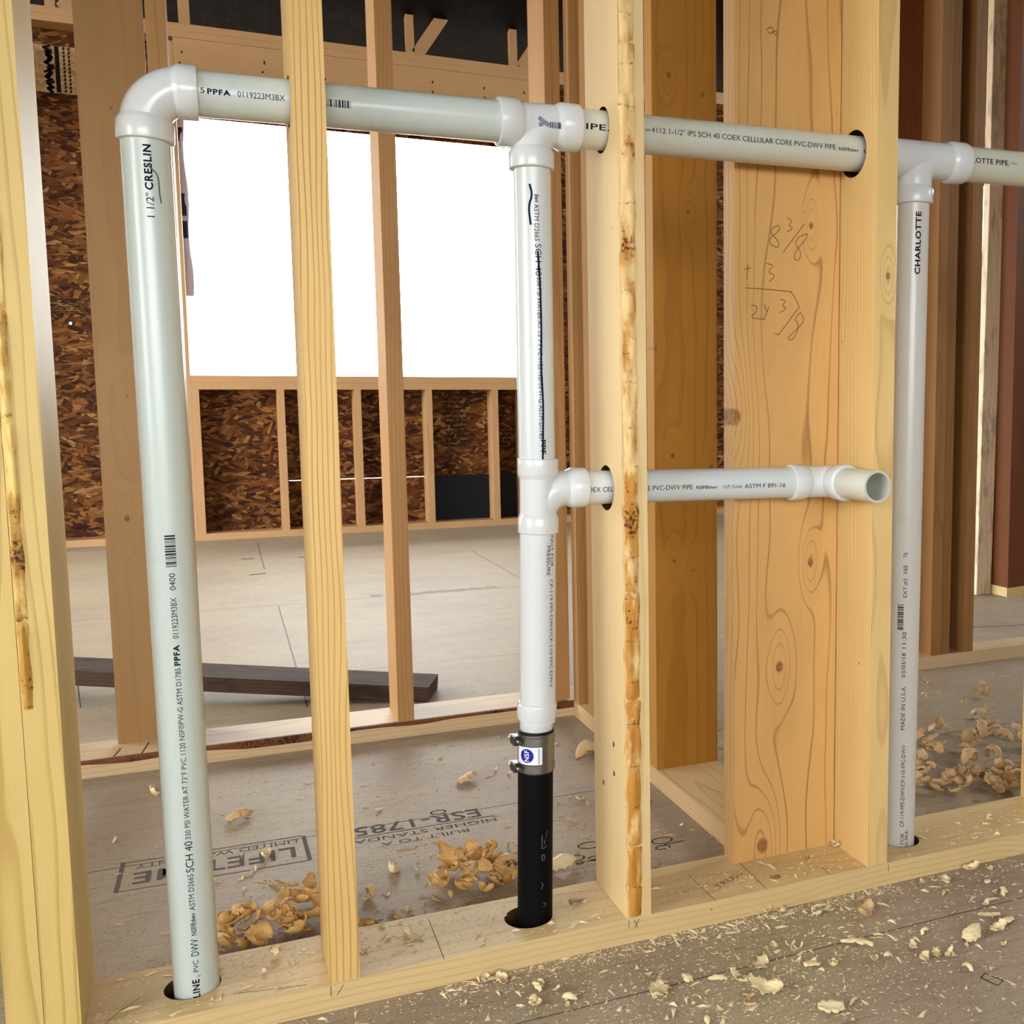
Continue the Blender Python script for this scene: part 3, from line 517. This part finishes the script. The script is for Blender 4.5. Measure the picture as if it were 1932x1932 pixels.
# ------------------------------------------------------------------ stamps and marks on the subfloor
def onf(p): return (p.x, p.y, .0004)
def rot(u0, v0): return lambda p: (u0 - p.x, v0 - p.y, .0004)     # read from the far side
FP = type('o', (), {})
flat_text('floor_stamp', 'ESR-1785', rot(.389, .613), 0, .236, 0, .043, STAMP, floor, 1)
flat_text('floor_stamp', 'HIGHER STANDARD', rot(.411, .552), 0, .31, 0, .017, STAMP, floor)
flat_text('floor_stamp', 'BUILT TO A', rot(.352, .522), 0, .16, 0, .016, STAMP, floor)
flat_text('floor_stamp', 'LIFETIME', rot(.046, .572), 0, .26, 0, .048, STAMP, floor, 1)
flat_text('floor_stamp', 'LIMITED WARRANTY', rot(.052, .605), 0, .265, 0, .017, STAMP, floor)
ribbons('floor_stamp_lines', [[(.413, .563), (.1, .563)], [(.062, .618), (-.236, .622)], [(.065, .50), (-.237, .503)]], onf, .0028, STAMP, floor, 0)
ribbons('floor_stamp_lines', [[(.064, .615), (.067, .50)], [(-.236, .503), (-.234, .625)]], onf, .007, STAMP, floor, 0)
def oval(cx, cy, a, b): return [(cx + a * math.cos(t * math.pi / 5), cy + b * math.sin(t * math.pi / 5)) for t in range(11)]
ribbons('floor_stamp_marks', [oval(.537, .354, .022, .014), oval(.495, .312, .018, .012), oval(.665, .318, .02, .013), oval(.528, .298, .012, .009), oval(.655, .29, .014, .008), oval(.315, .625, .015, .01), [(.49, .29), (.505, .296), (.50, .284), (.49, .29)], [(.505, .294), (.545, .293)], [(.66, .30), (.70, .30)]], onf, .0028, STAMPD, floor, 1)
ribbons('floor_stamp_marks', [[(.892, -.290), (.905, -.283), (.915, -.308), (.900, -.316), (.892, -.290)]], onf, .002, STAMPD, floor, 0)
ribbons('floor_marks', [[(.021, 4.52), (.085, 4.50)], [(.048, 3.94), (.122, 3.96)], [(.30, 4.45), (.33, 4.45)]], onf, .02, STAMPD, floor, 0)
rn = random.Random(6)
ribbons('floor_print', [[(x, 3.1 + rn.uniform(-.03, .03)), (x + .05, 3.1 + rn.uniform(-.03, .03))] for x in [.5 + .07 * i for i in range(8)]], onf, .05, plain('washed_ink', '9A9088', .9, .05), floor, 0)
ribbons('floor_crack', [[(2.2, 1.62), (2.5, 1.5), (2.72, 1.5)]], onf, .006, STAMPD, floor, 1)
ribbons('layout_marks', [[(-.235, 1.14), (-.225, 1.22)], [(-.29, 1.14), (-.28, 1.20)]], lambda p: (p.x, p.y, T + .0004), .0025, PEND, p2, 0)

# ------------------------------------------------------------------ pipes
YP = .07
def pipe(name, p0, p1, r, mat, label, wall=.0042):
    p0, p1 = Vector(p0), Vector(p1); V, F = tube((0, 0, 0), p1 - p0, r, wall); o = link(name, V, F, mat, None, True, p0); return tag(o, label, 'pipe')
# left upright
lp = pipe('upright_pipe', (-.1038, YP, .001), (-.1085, YP, 1.122), .0278, PVCG, 'greenish white upright pipe at left with black lettering, under the elbow')
fl = on_pipe((-.1038, YP, .001), (-.0047, 0, 1.121), .0278)
letter_pipe('printed_lettering', lp, D['left'], fl, 1, INK, .001)
barcode(lp, fl, *[v - .001 for v in D['left_bar']], -.006, .006, 1, INK)
ribbons('ink_smear', [[(0, 1.085), (.004, 1.08), (.012, 1.073), (.012, 1.05), (.0135, 1.04)]], lambda p: fl(p.y, -p.x, 1), .0016, STAMP, lp, 2)
# top run, three lengths
def ptop(x): return Vector((x, YP, PZ(x)))
ta = pipe('vent_pipe', ptop(-.062), ptop(.345), .0272, PVCG, 'top level pipe length between the elbow and the first tee')
f1 = on_pipe(ptop(.1), ptop(1) - ptop(0), .0272)
letter_pipe('printed_lettering', ta, D['top1'], f1, 1, INKN, .1); barcode(ta, f1, *[v - .1 for v in D['top1_bar']], -.001, .008, 1, INK)
tb = pipe('vent_pipe', ptop(.425), ptop(.965), .0274, PVCC, 'top level pipe length through the pale stud, with a line of small lettering')
f2 = on_pipe(ptop(.6), ptop(1) - ptop(0), .0274)
letter_pipe('printed_lettering', tb, D['top2'], f2, 1, INK, .6)
tc = pipe('vent_pipe', ptop(1.10), ptop(1.95), .0285, PVCC, 'top level pipe length running out of the photo at right')
f3 = on_pipe(ptop(1.2), ptop(1) - ptop(0), .0285)
letter_pipe('printed_lettering', tc, D['top3'], f3, 1, INK, 1.2)
# middle upright
ma = pipe('upright_pipe', (.372, YP, .70), (.3735, YP, 1.135), .0262, PVCW, 'white upright pipe between the upper and lower tee, smeared with ink')
f4 = on_pipe((.372, YP, .70), (.0015, 0, .435), .0262)
letter_pipe('printed_lettering', ma, [[s, -a, -b, h, bo, of] for s, a, b, h, bo, of in D['mid']], lambda s, v, d: f4(-s, v, d), -1, INK, -.70, 1)
ribbons('ink_smear', [[(-.004, .40), (.0, .385), (-.006, .37), (-.003, .345)], [(.006, .31), (.0085, .26), (.0095, .2), (.0075, .15), (.0105, .1), (.009, .05), (.008, .006)], [(-.006, .002), (.012, .002)]], lambda p: f4(p.y, -p.x, -1) if False else f4(p.y, p.x, -1), .0028, INKN, ma, 2)
mb = pipe('upright_pipe', (.3655, YP, .335), (.3718, YP, .628), .0262, PVCF, 'white upright pipe between the lower tee and the coupling')
f5 = on_pipe((.3655, YP, .335), (.0063, 0, .293), .0262)
letter_pipe('printed_lettering', mb, [[s, -a, -b, h, bo, of] for s, a, b, h, bo, of in D['midlow']], lambda s, v, d: f5(-s, v, d), -1, INK, -.335, 1)
bp = pipe('black_drain_pipe', (.3545, YP, .001), (.3615, YP, .30), .0258, ABS, 'black drain pipe rising from the hole in the front plate')
f6 = on_pipe((.3545, YP, .001), (.007, 0, .299), .0258)
ribbons('faded_lettering', [[(.010, .17), (.010, .150)], [(.010, .150), (.016, .150), (.018, .153)], [(.014, .155), (.014, .163)], [(.010, .140), (.014, .140), (.014, .130), (.010, .132), (.010, .140)], [(.009, .098), (.012, .095), (.009, .088)], [(.012, .066), (.016, .066), (.015, .060), (.012, .061)], [(.011, .028), (.018, .030)], [(.016, .165), (.019, .175)]], lambda p: f6(p.y, p.x, -1), .0011, WHITEINK, bp, 1)
# right upright
rp = pipe('upright_pipe', (1.0100, YP, .001), (1.0180, YP, 1.125), .0268, PVCS, 'grey white upright pipe right of the bored stud, with lettering')
f7 = on_pipe((1.0100, YP, .001), (.008, 0, 1.124), .0268)
letter_pipe('printed_lettering', rp, D['right'], f7, 1, INK, .001, -1); barcode(rp, f7, *[v - .001 for v in D['right_bar']], -.002 + .002, .010, 1, INK, 8)
# lower branch
lb = pipe('branch_pipe', (.432, YP, .6765), (.800, YP, .6722), .0247, PVCW, 'low level branch pipe through the pale stud to the open stub')
f8 = on_pipe((.6, YP, .6745), (.368, 0, -.0043), .0247)
letter_pipe('printed_lettering', lb, D['low'], f8, 1, INK, .6)
st = pipe('stub_pipe', (.862, .030, .672), (.862, -.068, .672), .0243, PVCC, 'short open stub pipe pointing out of the wall at the viewer', .0034)

# fittings
def fitting(name, loc, label, cat='pipe fitting'): return tag(empty(name, loc), label, cat)
def part(name, VF, mat, root, label=None):
    o = link(name, [Vector(v) - root.location for v in VF[0]], VF[1], mat, root, True)
    if label: o['label'] = label
    return o
X_, Z_ = Vector((1, 0, 0)), Vector((0, 0, 1))
el = fitting('pipe_elbow', (-.108, YP, 1.118), 'white elbow at the top left corner of the pipe run')
pth = arc((-.062, YP, 1.135), -X_, Z_, .0455, 0, math.pi / 2, 16)
part('bend', sweep([pth[0] - Z_ * .008] + pth + [pth[-1] + X_ * .008], [.0287] * 19), PVCF, el)
part('socket', socket((-.1078, YP, 1.141), (-.1084, YP, 1.1165), .0324, .028), PVCF, el)
part('socket', socket((-.071, YP, PZ(-.066)), (-.0475, YP, PZ(-.048)), .0324, .028), PVCF, el)
def tee_h(x, label, s0, s1, mirror=1, rb=.0285, r=.0325, zb=1.124):
    t = fitting('pipe_tee', (x, YP, zb), label)
    a0, a1 = s0; b0, b1 = s1
    part('run', sweep([ptop(a0 + .01), ptop(b1 - .01)], [rb, rb]), PVCF, t)
    part('socket', socket(ptop(a1), ptop(a0), r, rb), PVCF, t); part('socket', socket(ptop(b0), ptop(b1), r, rb), PVCF, t)
    R = .036; zc = PZ(x) - R; pp = arc((x + R, YP, zc), -X_, Z_, R, 0, math.pi / 2.15, 12)
    part('branch', sweep([Vector((x, YP, zb + .012))] + pp, [rb * .98] * 14), PVCF, t)
    part('socket', socket((x, YP, zb + .024), (x, YP, zb), .0318, rb * .96), PVCF, t)
    return t
t1 = tee_h(.373, 'white tee at the top of the middle upright pipe, barcode on it', (.325, .353), (.412, .441))
barcode(t1, on_pipe(ptop(.37), X_, .0287), .022, .050, -.001 - .001, .007 - .001, 1, INKN, 5)
ribbons('ink_smear', [[(.006, .010), (.015, .004), (.021, .001)], [(.009, .004), (.010, -.004)], [(.004, -.008), (.006, -.010)], [(.055, .006), (.066, .007)]], lambda p: on_pipe(ptop(.37), X_, .0287)(p.x, p.y, 1), .006, plain('primer_smear', '7E84A0', .6, .2), t1, 1)
t2 = tee_h(1.019, 'white tee at the upper right beside the bored stud', (.945, .962), (1.086, 1.116), zb=1.122, rb=.0298, r=.0335)
lt = fitting('pipe_tee', (.372, YP, .615), 'white tee feeding the low level branch pipe')
part('run', sweep([(.372, YP, .625), (.3735, YP, .715)], [.0264, .0264]), PVCF, lt)
part('socket', socket((.3732, YP, .698), (.3735, YP, .721), .0294, .0264), PVCF, lt); part('socket', socket((.3725, YP, .637), (.372, YP, .6135), .0294, .0264), PVCF, lt)
pp = arc((.413, YP, .637), Z_, -X_, .040, 0, math.pi / 2.2, 12)
part('branch', sweep([Vector((.424, YP, .677))] + pp, [.0255] * 14), PVCF, lt)
part('socket', socket((.420, YP, .677), (.4435, YP, .677), .0292, .0255), PVCF, lt)
e2 = fitting('pipe_elbow', (.86, YP, .672), 'white elbow turning the low branch pipe out towards the viewer')
Yv = Vector((0, 1, 0)); pp = arc((.832, .040, .672), Yv, X_, .030, 0, math.pi / 2, 12)
part('bend', sweep([Vector((.805, YP, .672))] + pp + [Vector((.862, .030, .672))], [.0258] * 15), PVCF, e2)
part('socket', socket((.812, YP, .672), (.7875, YP, .672), .0290, .0258), PVCF, e2)
part('socket', socket((.862, .044, .672), (.862, .017, .672), .0290, .0258), PVCF, e2)
# adapter above the coupling
ad = fitting('pipe_adapter', (.363, YP, .30), 'white adapter collar between the white pipe and the steel coupling')
def lathe(prof, c0, c1, seg=48):
    c0, c1 = Vector(c0), Vector(c1); return sweep([c0 + (c1 - c0) * t for t, _ in prof], [r for _, r in prof], seg)
part('collar', lathe([(0, .0250), (.02, .0272), (.2, .0288), (.8, .0290), (.93, .0286), (1, .0268)], (.3638, YP, .3385), (.3652, YP, .3645)), PVCF, ad)
part('neck', lathe([(0, .0242), (.45, .0242), (.47, .0238), (.52, .0238), (.54, .0243), (1, .0243)], (.3625, YP, .305), (.364, YP, .340)), PVCF, ad)
# shielded coupling
cp = fitting('pipe_coupling', (.3615, YP, .262), 'steel banded rubber coupling joining the black pipe to the white adapter')
AX = (Vector((.3625, YP, .322)) - Vector((.3612, YP, .262))).normalized(); C0 = Vector((.3612, YP, .262)); Rc = .0268
part('rubber_sleeve', lathe([(0, .0262), (1, .0264)], C0 - AX * .001, C0 + AX * .062), RUB, cp)
part('steel_shield', lathe([(0, Rc), (1, Rc)], C0 + AX * .001, C0 + AX * .058), STEEL, cp)
f9 = on_pipe(C0, AX, Rc, .0007)
# e1 faces the camera; angle positive to the left when d = 1
def patch(name, s0, s1, t0, t1, mat, eps, parent, n=16):
    f = on_pipe(C0, AX, Rc, eps); V = []; F = []
    for i in range(n + 1):
        v = (t0 + (t1 - t0) * i / n) * Rc; V += [f(s0, v, 1), f(s1, v, 1)]
        if i: b = len(V); F.append((b - 4, b - 3, b - 1, b - 2))
    o = link(name, [p - cp.location for p in V], F, mat, cp); 
    return o
for nm, s0, s1 in (('clamp_band', .002, .015), ('clamp_band', .042, .055)):
    bnd = part(nm, lathe([(0, Rc + .0004), (.06, Rc + .0011), (.94, Rc + .0011), (1, Rc + .0004)], C0 + AX * s0, C0 + AX * s1), STEEL, cp)
    e1 = (CAM - C0); e1 = (e1 - AX * e1.dot(AX)).normalized(); lf = e1.cross(AX).normalized()
    dirn = (-e1.cross(-AX)) 
    side = (e1.cross(AX)).normalized()       # which side: choose the one to the left of the view
    if side.dot(_r) > 0: side = -side
    q = (side * .93 + e1 * .37).normalized(); tq = AX.cross(q).normalized(); c = C0 + AX * ((s0 + s1) / 2 + .001) + q * (Rc + .0045)
    hs = []
    for sx in (-1, 1):
        for sy in (-1, 1):
            for sz in (-1, 1): hs.append(c + q * .0058 * sx + tq * .009 * sy + AX * .0072 * sz)
    bmv = [hs[i] - cp.location for i in range(8)]
    hh = link('screw_housing', bmv, [(0, 1, 3, 2), (4, 6, 7, 5), (0, 4, 5, 1), (2, 3, 7, 6), (0, 2, 6, 4), (1, 5, 7, 3)], DSTEEL, bnd)
    md = hh.modifiers.new('b', 'BEVEL'); md.width = .0018; md.segments = 2
    sw = part('clamp_screw', sweep([c - tq * .016 + q * .001, c - tq * .009 + q * .001, c - tq * .009 + q * .001, c + tq * .016], [.0055, .0055, .003, .003], 6), STEEL, cp); sw.parent = bnd
lab = patch('label_patch', .0155, .0415, -1.02, .34, LBL, .0006, cp) if False else None
_s = -1 if f9(.03, .01, 1).dot(_r) > f9(.03, -.01, 1).dot(_r) else 1   # sign so that positive = to the right of the view
lab = patch('label', .0155, .0415, -1.15 * -_s, .34 * -_s, LBL, .0006, cp)
def disc(cs, ca, rad, eps, mat, name):
    f = on_pipe(C0, AX, Rc, eps); V = [f(cs, ca * Rc * -_s, 1)]; F = []
    for j in (1, 2, 3):
        for i in range(28): a = 2 * math.pi * i / 28; V.append(f(cs + rad * j / 3 * math.sin(a), ca * Rc * -_s + rad * j / 3 * math.cos(a), 1))
    for i in range(28): F.append((0, 1 + i, 1 + (i + 1) % 28))
    for j in (0, 1):
        for i in range(28): a = 1 + j * 28; b = a + 28; F.append((a + i, b + i, b + (i + 1) % 28, a + (i + 1) % 28))
    return link(name, [p - cp.location - lab.location for p in V], F, mat, lab)
disc(.0288, -.50, .0104, .0009, BLUE, 'blue_emblem')
v, f = glyphs('NSF', 1); ff = on_pipe(C0, AX, Rc, .0012)
link('emblem_lettering', [ff(.0205 + .0165 * a, (-.50 * -_s) * Rc + .0075 * (b - .5), 1) - cp.location for a, b in v], f, WHITE, lab)
patch('label_strip', .017, .0395, .12 * -_s, .2 * -_s, plain('label_grey', 'A8AEC0', .4, .3), .0009, cp)

# ------------------------------------------------------------------ wood shavings, chips, sawdust
def shaving_mesh(seed, Ln, wd, curl, twist, rag=.25, tilt=(0, 0), cup=.2, thick=.0006):
    rn = random.Random(seed); nu, nv = 22, 6; top = []; R = Ln / curl if abs(curl) > .01 else 1e3; ph = [rn.uniform(0, 6) for _ in range(6)]
    rmat = Matrix.Rotation(tilt[0], 3, 'X') @ Matrix.Rotation(tilt[1], 3, 'Y')
    for i in range(nu + 1):
        u = i / nu; a = curl * (u - .5); tap = math.sin(math.pi * (u * .86 + .07)) ** .55
        for j in range(nv + 1):
            v = (j / nv - .5) * 2; e = 1 + rag * (.5 * math.sin(u * 17 + ph[0] + (v > 0) * 2) + .3 * math.sin(u * 41 + ph[1] + (v > 0)))
            w = v * wd / 2 * tap * e; tw = twist * (u - .5); rr = R + cup * wd * (1 - v * v)
            uu = rag * .03 * math.sin(v * 9 + ph[2]) if i in (0, nu) else 0
            x = rr * math.sin(a) + uu * Ln; z = R - rr * math.cos(a) + w * math.sin(tw) + .0006 * math.sin(v * 7 + u * 23 + ph[3]); y = w * math.cos(tw)
            top.append(rmat @ Vector((x, y, z)))
    zm = min(p.z for p in top) - thick; top = [p - Vector((0, 0, zm)) for p in top]; n = len(top)
    V = top + [p - Vector((0, 0, thick)) for p in top]; F = []; w_ = nv + 1
    for i in range(nu):
        for j in range(nv):
            a = i * w_ + j; F.append((a, a + 1, a + w_ + 1, a + w_)); F.append((n + a, n + a + w_, n + a + w_ + 1, n + a + 1))
    bd = [j for j in range(nv)] ; 
    def wallq(a, b): F.append((a, n + a, n + b, b))
    for j in range(nv): wallq(j, j + 1); wallq(nu * w_ + j + 1, nu * w_ + j)
    for i in range(nu): wallq((i + 1) * w_, i * w_); wallq(i * w_ + nv, (i + 1) * w_ + nv)
    me = bpy.data.meshes.new('wood_shaving'); me.from_pydata([tuple(p) for p in V], [], F); me.update()
    for p in me.polygons: p.use_smooth = True
    return me
def variants(mat, seed, n, big=1.0):
    rn = random.Random(seed); out = []
    for i in range(n):
        me = shaving_mesh(seed * 100 + i, rn.uniform(.012, .032) * big, rn.uniform(.006, .016) * big, rn.uniform(.6, 3.6), rn.uniform(-.6, .6), rn.uniform(.15, .5), (rn.uniform(-.5, .5) + (math.pi if rn.random() < .35 else 0), rn.uniform(-.3, .3)), rn.uniform(.05, .4))
        me.materials.append(mat); out.append(me)
    return out
VP, VO, VT = variants(SHP, 1, 16, 1.15), variants(SHO, 2, 14, 1.9), variants(SHT, 3, 16, 1.7)
VS = variants(SHP, 4, 10, .5)
def chip(me, x, y, z, rz, label, group=None, s=1.0, name='wood_shaving', cat='wood shaving'):
    o = bpy.data.objects.new(name, me); COL.objects.link(o); o.location = (x, y, z); o.rotation_euler = (0, 0, rz); o.scale = (s, s, s); return tag(o, label, cat, group)
def special(key, label, seed, Ln, wd, curl, twist, rz, mat=SHP, tilt=(0, 0), rag=.3, cup=.2, z=.0003, thick=.0008):
    me = shaving_mesh(seed, Ln, wd, curl, twist, rag, tilt, cup, thick); me.materials.append(mat); x, y = D['big'][key]
    return chip(me, x, y, z, rz, label)
special('lean', 'pale chip with a dark knot leaning on the plate front edge', 11, .036, .026, .5, .1, .4, SHP, (1.0, 0))
special('fold', 'folded pinkish curl lying on the subfloor below the bored stud', 12, .046, .022, 2.6, .5, .6, SHT, (.5, .1))
special('bundle', 'bundle of pale splinters below the wide board on the subfloor', 13, .048, .014, .7, .3, -.6, SHP, (math.pi, 0), .6)
special('ragA', 'ragged pale shaving behind a white curl in the foreground', 14, .036, .016, 1.2, .8, .7, SHP, (.3, 0), .7)
special('ragB', 'white curled shaving in the foreground, largest at bottom centre right', 15, .052, .022, 2.2, .9, -.7, SHP, (.4, .2), .5)
special('chip', 'blocky pale chip in the foreground near the bottom edge', 16, .034, .020, .25, .1, -.45, SHP, (.15, 0), .3, .1, .0003, .004)
special('curl', 'thin tan thread like curl in the foreground', 17, .045, .006, 3.4, 1.2, .9, SHT, (1.2, .3), .5)
special('leaf', 'round pale leaf shaped shaving on the right foreground', 18, .032, .026, .9, .1, .3, SHP, (math.pi, .2), .15, .5)
special('strip', 'straight pale strip shaving at the right foreground', 19, .036, .010, .3, .1, -.4, SHP, (.1, 0), .2)
special('leafmid', 'teardrop shaving standing behind the front plate near a screw', 20, .030, .024, 1.2, .1, 1.5, SHP, (.9, .1), .12, .5)
special('chipmid', 'striped wood chip alone on the subfloor behind the black pipe', 21, .055, .03, .5, .3, .7, SHT, (math.pi - .2, .1), .5)
special('cone', 'cone shaped shaving just left of the greenish pipe', 22, .030, .026, 2.0, .3, 1.4, SHP, (1.0, .3), .3)
special('fan', 'fan shaped pinkish shaving right of the greenish pipe', 23, .04, .022, 1.6, .2, .2, SHT, (math.pi, .1), .25, .5)
special('balls', 'rounded amber curl left of the pale stud on the subfloor behind', 24, .042, .034, 3.4, .2, .5, SHT, (math.pi, 0), .2, .6)
special('scroll', 'small bent shaving lying over the floor stamp', 25, .030, .018, 2.2, .2, 1.2, SHP, (.8, 0), .25)
special('half', 'half round pale shaving right of the black pipe', 26, .05, .03, 1.8, .2, .3, SHP, (math.pi + .4, 0), .2, .4)
special('tri', 'triangular pale chip in front of the plate at bottom centre', 27, .032, .024, .6, .1, .6, SHP, (.3, .1), .35, .2, .0003, .002)
rn = random.Random(77)
for i, (x, y) in enumerate(D['front']): chip(VP[i % 16], x, y, .0003, rn.uniform(0, 6.3), 'small pale shaving strewn on the subfloor in front of the plate', 'shavings in front of the plate', rn.uniform(.55, 1.0))
for i in range(70):
    y = -random.Random(i * 7 + 1).uniform(.01, .42); x = rn.uniform(.15, 1.15); chip(VS[i % 10], x, y, .0003, rn.uniform(0, 6.3), 'tiny pale shaving strewn on the subfloor in front of the plate', 'tiny shavings in front of the plate', rn.uniform(.4, .9), 'tiny_shaving', 'tiny shaving')  # tiny shavings: same curl shapes as the larger ones, scaled down
for i, (x, y) in enumerate(D['mid_s']): chip((VP + VT)[(i * 5) % 30], x, y, .0003, rn.uniform(0, 6.3), 'small shaving strewn on the subfloor behind the front plate', 'shavings behind the plate', rn.uniform(.4, .75))
for i, (x, y) in enumerate(D['plate_sh']): chip(VP[(i * 3) % 16], x, max(.008, min(.132, y)), T + .0003, rn.uniform(0, 6.3), 'small pale shaving lying on top of the front plate', 'shavings on the plate', rn.uniform(.4, .8))
def pile(c, rx, ry, h, n, vs_, label, group, seed, rot=0, s=(.8, 1.3)):
    rn = random.Random(seed)
    for i in range(n):
        a = rn.uniform(0, 6.28); q = math.sqrt(rn.random()); dx, dy = rx * q * math.cos(a), ry * q * math.sin(a)
        x = c[0] + dx * math.cos(rot) - dy * math.sin(rot); y = c[1] + dx * math.sin(rot) + dy * math.cos(rot)
        o = chip(vs_[i % len(vs_)], x, max(y, .158), .0005 + h * (1 - q) * rn.uniform(.2, 1), rn.uniform(0, 6.28), label, group, rn.uniform(*s)); o.rotation_euler = (rn.uniform(-.5, .5), rn.uniform(-.5, .5), rn.uniform(0, 6.28))
        o.location.z = max(o.location.z, .004 + abs(o.rotation_euler.x) * .012 + abs(o.rotation_euler.y) * .012)
pile((.010, .275), .105, .065, .065, 32, VO, 'amber curl in the shavings heap left of the plain front stud', 'heap of curls at the left', 31, .35)
pile((.325, .30), .075, .07, .06, 32, VO + VT[:5], 'amber curl in the shavings heap left of the black pipe', 'heap of curls by the black pipe', 32, .2)
pile((.125, .165), .022, .02, .045, 12, VO, 'amber curl heaped against the plain front stud', 'curls against the plain stud', 33)
pile((1.46, .44), .30, .19, .03, 92, VT, 'tan curl in the wide spread of shavings behind the grey pipe', 'shavings in the right room', 34, .3, (.8, 1.5))
pile((1.62, .85), .30, .20, .01, 18, VT, 'tan curl strewn further back in the right room', 'far shavings in the right room', 35, .3, (.7, 1.2))
# screws
def screw(x, y, z, rz, label):
    V, F = sweep([(0, 0, 0), (.002, 0, 0), (.0025, 0, 0), (.004, 0, 0), (.030, 0, -.002), (.034, 0, -.0023)], [.0045, .0045, .003, .0019, .0019, .0003], 14)
    o = tag(link('screw', V, F, SCREW, None, True, (x, y, z + .0047)), label, 'screw'); o.rotation_euler = (0, .12, rz); return o
screw(.23, .364, 0, 1.5, 'screw lying head towards viewer behind the plate near a teardrop shaving')
screw(.413, .078, T, .3, 'screw lying on top of the front plate left of the pale stud')
# sawdust: far too fine to count
def dust(name, regs, mat, seed, label, smin=.0005, smax=.0016):
    rn = random.Random(seed); V = []; F = []
    for (n, fn) in regs:
        for _ in range(n):
            x, y, z = fn(rn); s = rn.uniform(smin, smax) * (1 + 2.2 * (rn.random() < .08)); a = rn.uniform(0, 6.28); c, d = math.cos(a), math.sin(a); l = s * rn.uniform(1.2, 3.2)
            b = len(V); h = s * rn.uniform(.3, .8)
            V += [(x + c * l, y + d * l, z), (x - c * l - d * s * .5, y - d * l + c * s * .5, z), (x - c * l * .8 + d * s, y - d * l * .8 - c * s, z), (x, y, z + h)]
            F += [(b, b + 1, b + 3), (b + 1, b + 2, b + 3), (b + 2, b, b + 3), (b, b + 2, b + 1)]
    return tag(link(name, V, F, mat), label, 'sawdust', kind='stuff')
U = lambda a, b: (lambda r: r.uniform(a, b))
def notpipe(r, x0, x1, y0, y1, z):
    while True:
        x, y = r.uniform(x0, x1), r.uniform(y0, y1)
        if all((x - a) ** 2 + (y - .07) ** 2 > .037 ** 2 for a in (-.109, .345, 1.012)): return (x, y, z)
dust('sawdust', [(2600, lambda r: (r.uniform(-.3, 1.3), -abs(r.gauss(0, .16)) - .002, .0002)), (900, lambda r: (r.uniform(.2, .95), -abs(r.gauss(0, .02)) - .002, .0002)), (1000, lambda r: (r.gauss(.62, .16), -.19 + r.gauss(0, .09), .0002) ), ], DUST, 1, 'pale sawdust scattered over the subfloor in front of the plate')
dust('sawdust', [(500, lambda r: notpipe(r, -.22, .04, .01, .13, T + .0002)), (420, lambda r: notpipe(r, .10, .47, .01, .135, T + .0002)), (520, lambda r: notpipe(r, .52, 1.3, .01, .095, T + .0002))], DUST, 2, 'pale sawdust dusting the top of the front plate')
dust('sawdust', [(900, lambda r: (r.uniform(-.25, .7), .145 + abs(r.gauss(0, .05)), .0002)), (1100, lambda r: (r.uniform(-.3, .74), r.uniform(.15, 1.05), .0002)), (700, lambda r: (r.gauss(.33, .07), .16 + abs(r.gauss(0, .06)), .0002)), (600, lambda r: (r.gauss(.02, .09), .16 + abs(r.gauss(0, .05)), .0002)), (500, lambda r: (min(.75, r.gauss(.60, .06)), r.gauss(.42, .1), .0002))], DUSTD, 3, 'tan sawdust on the subfloor behind the front plate', .0006, .0018)
dust('sawdust', [(1500, lambda r: (r.uniform(.95, 2.2), r.uniform(.15, 1.05), .0002))], DUSTD, 4, 'tan sawdust on the subfloor of the right room', .001, .0036)
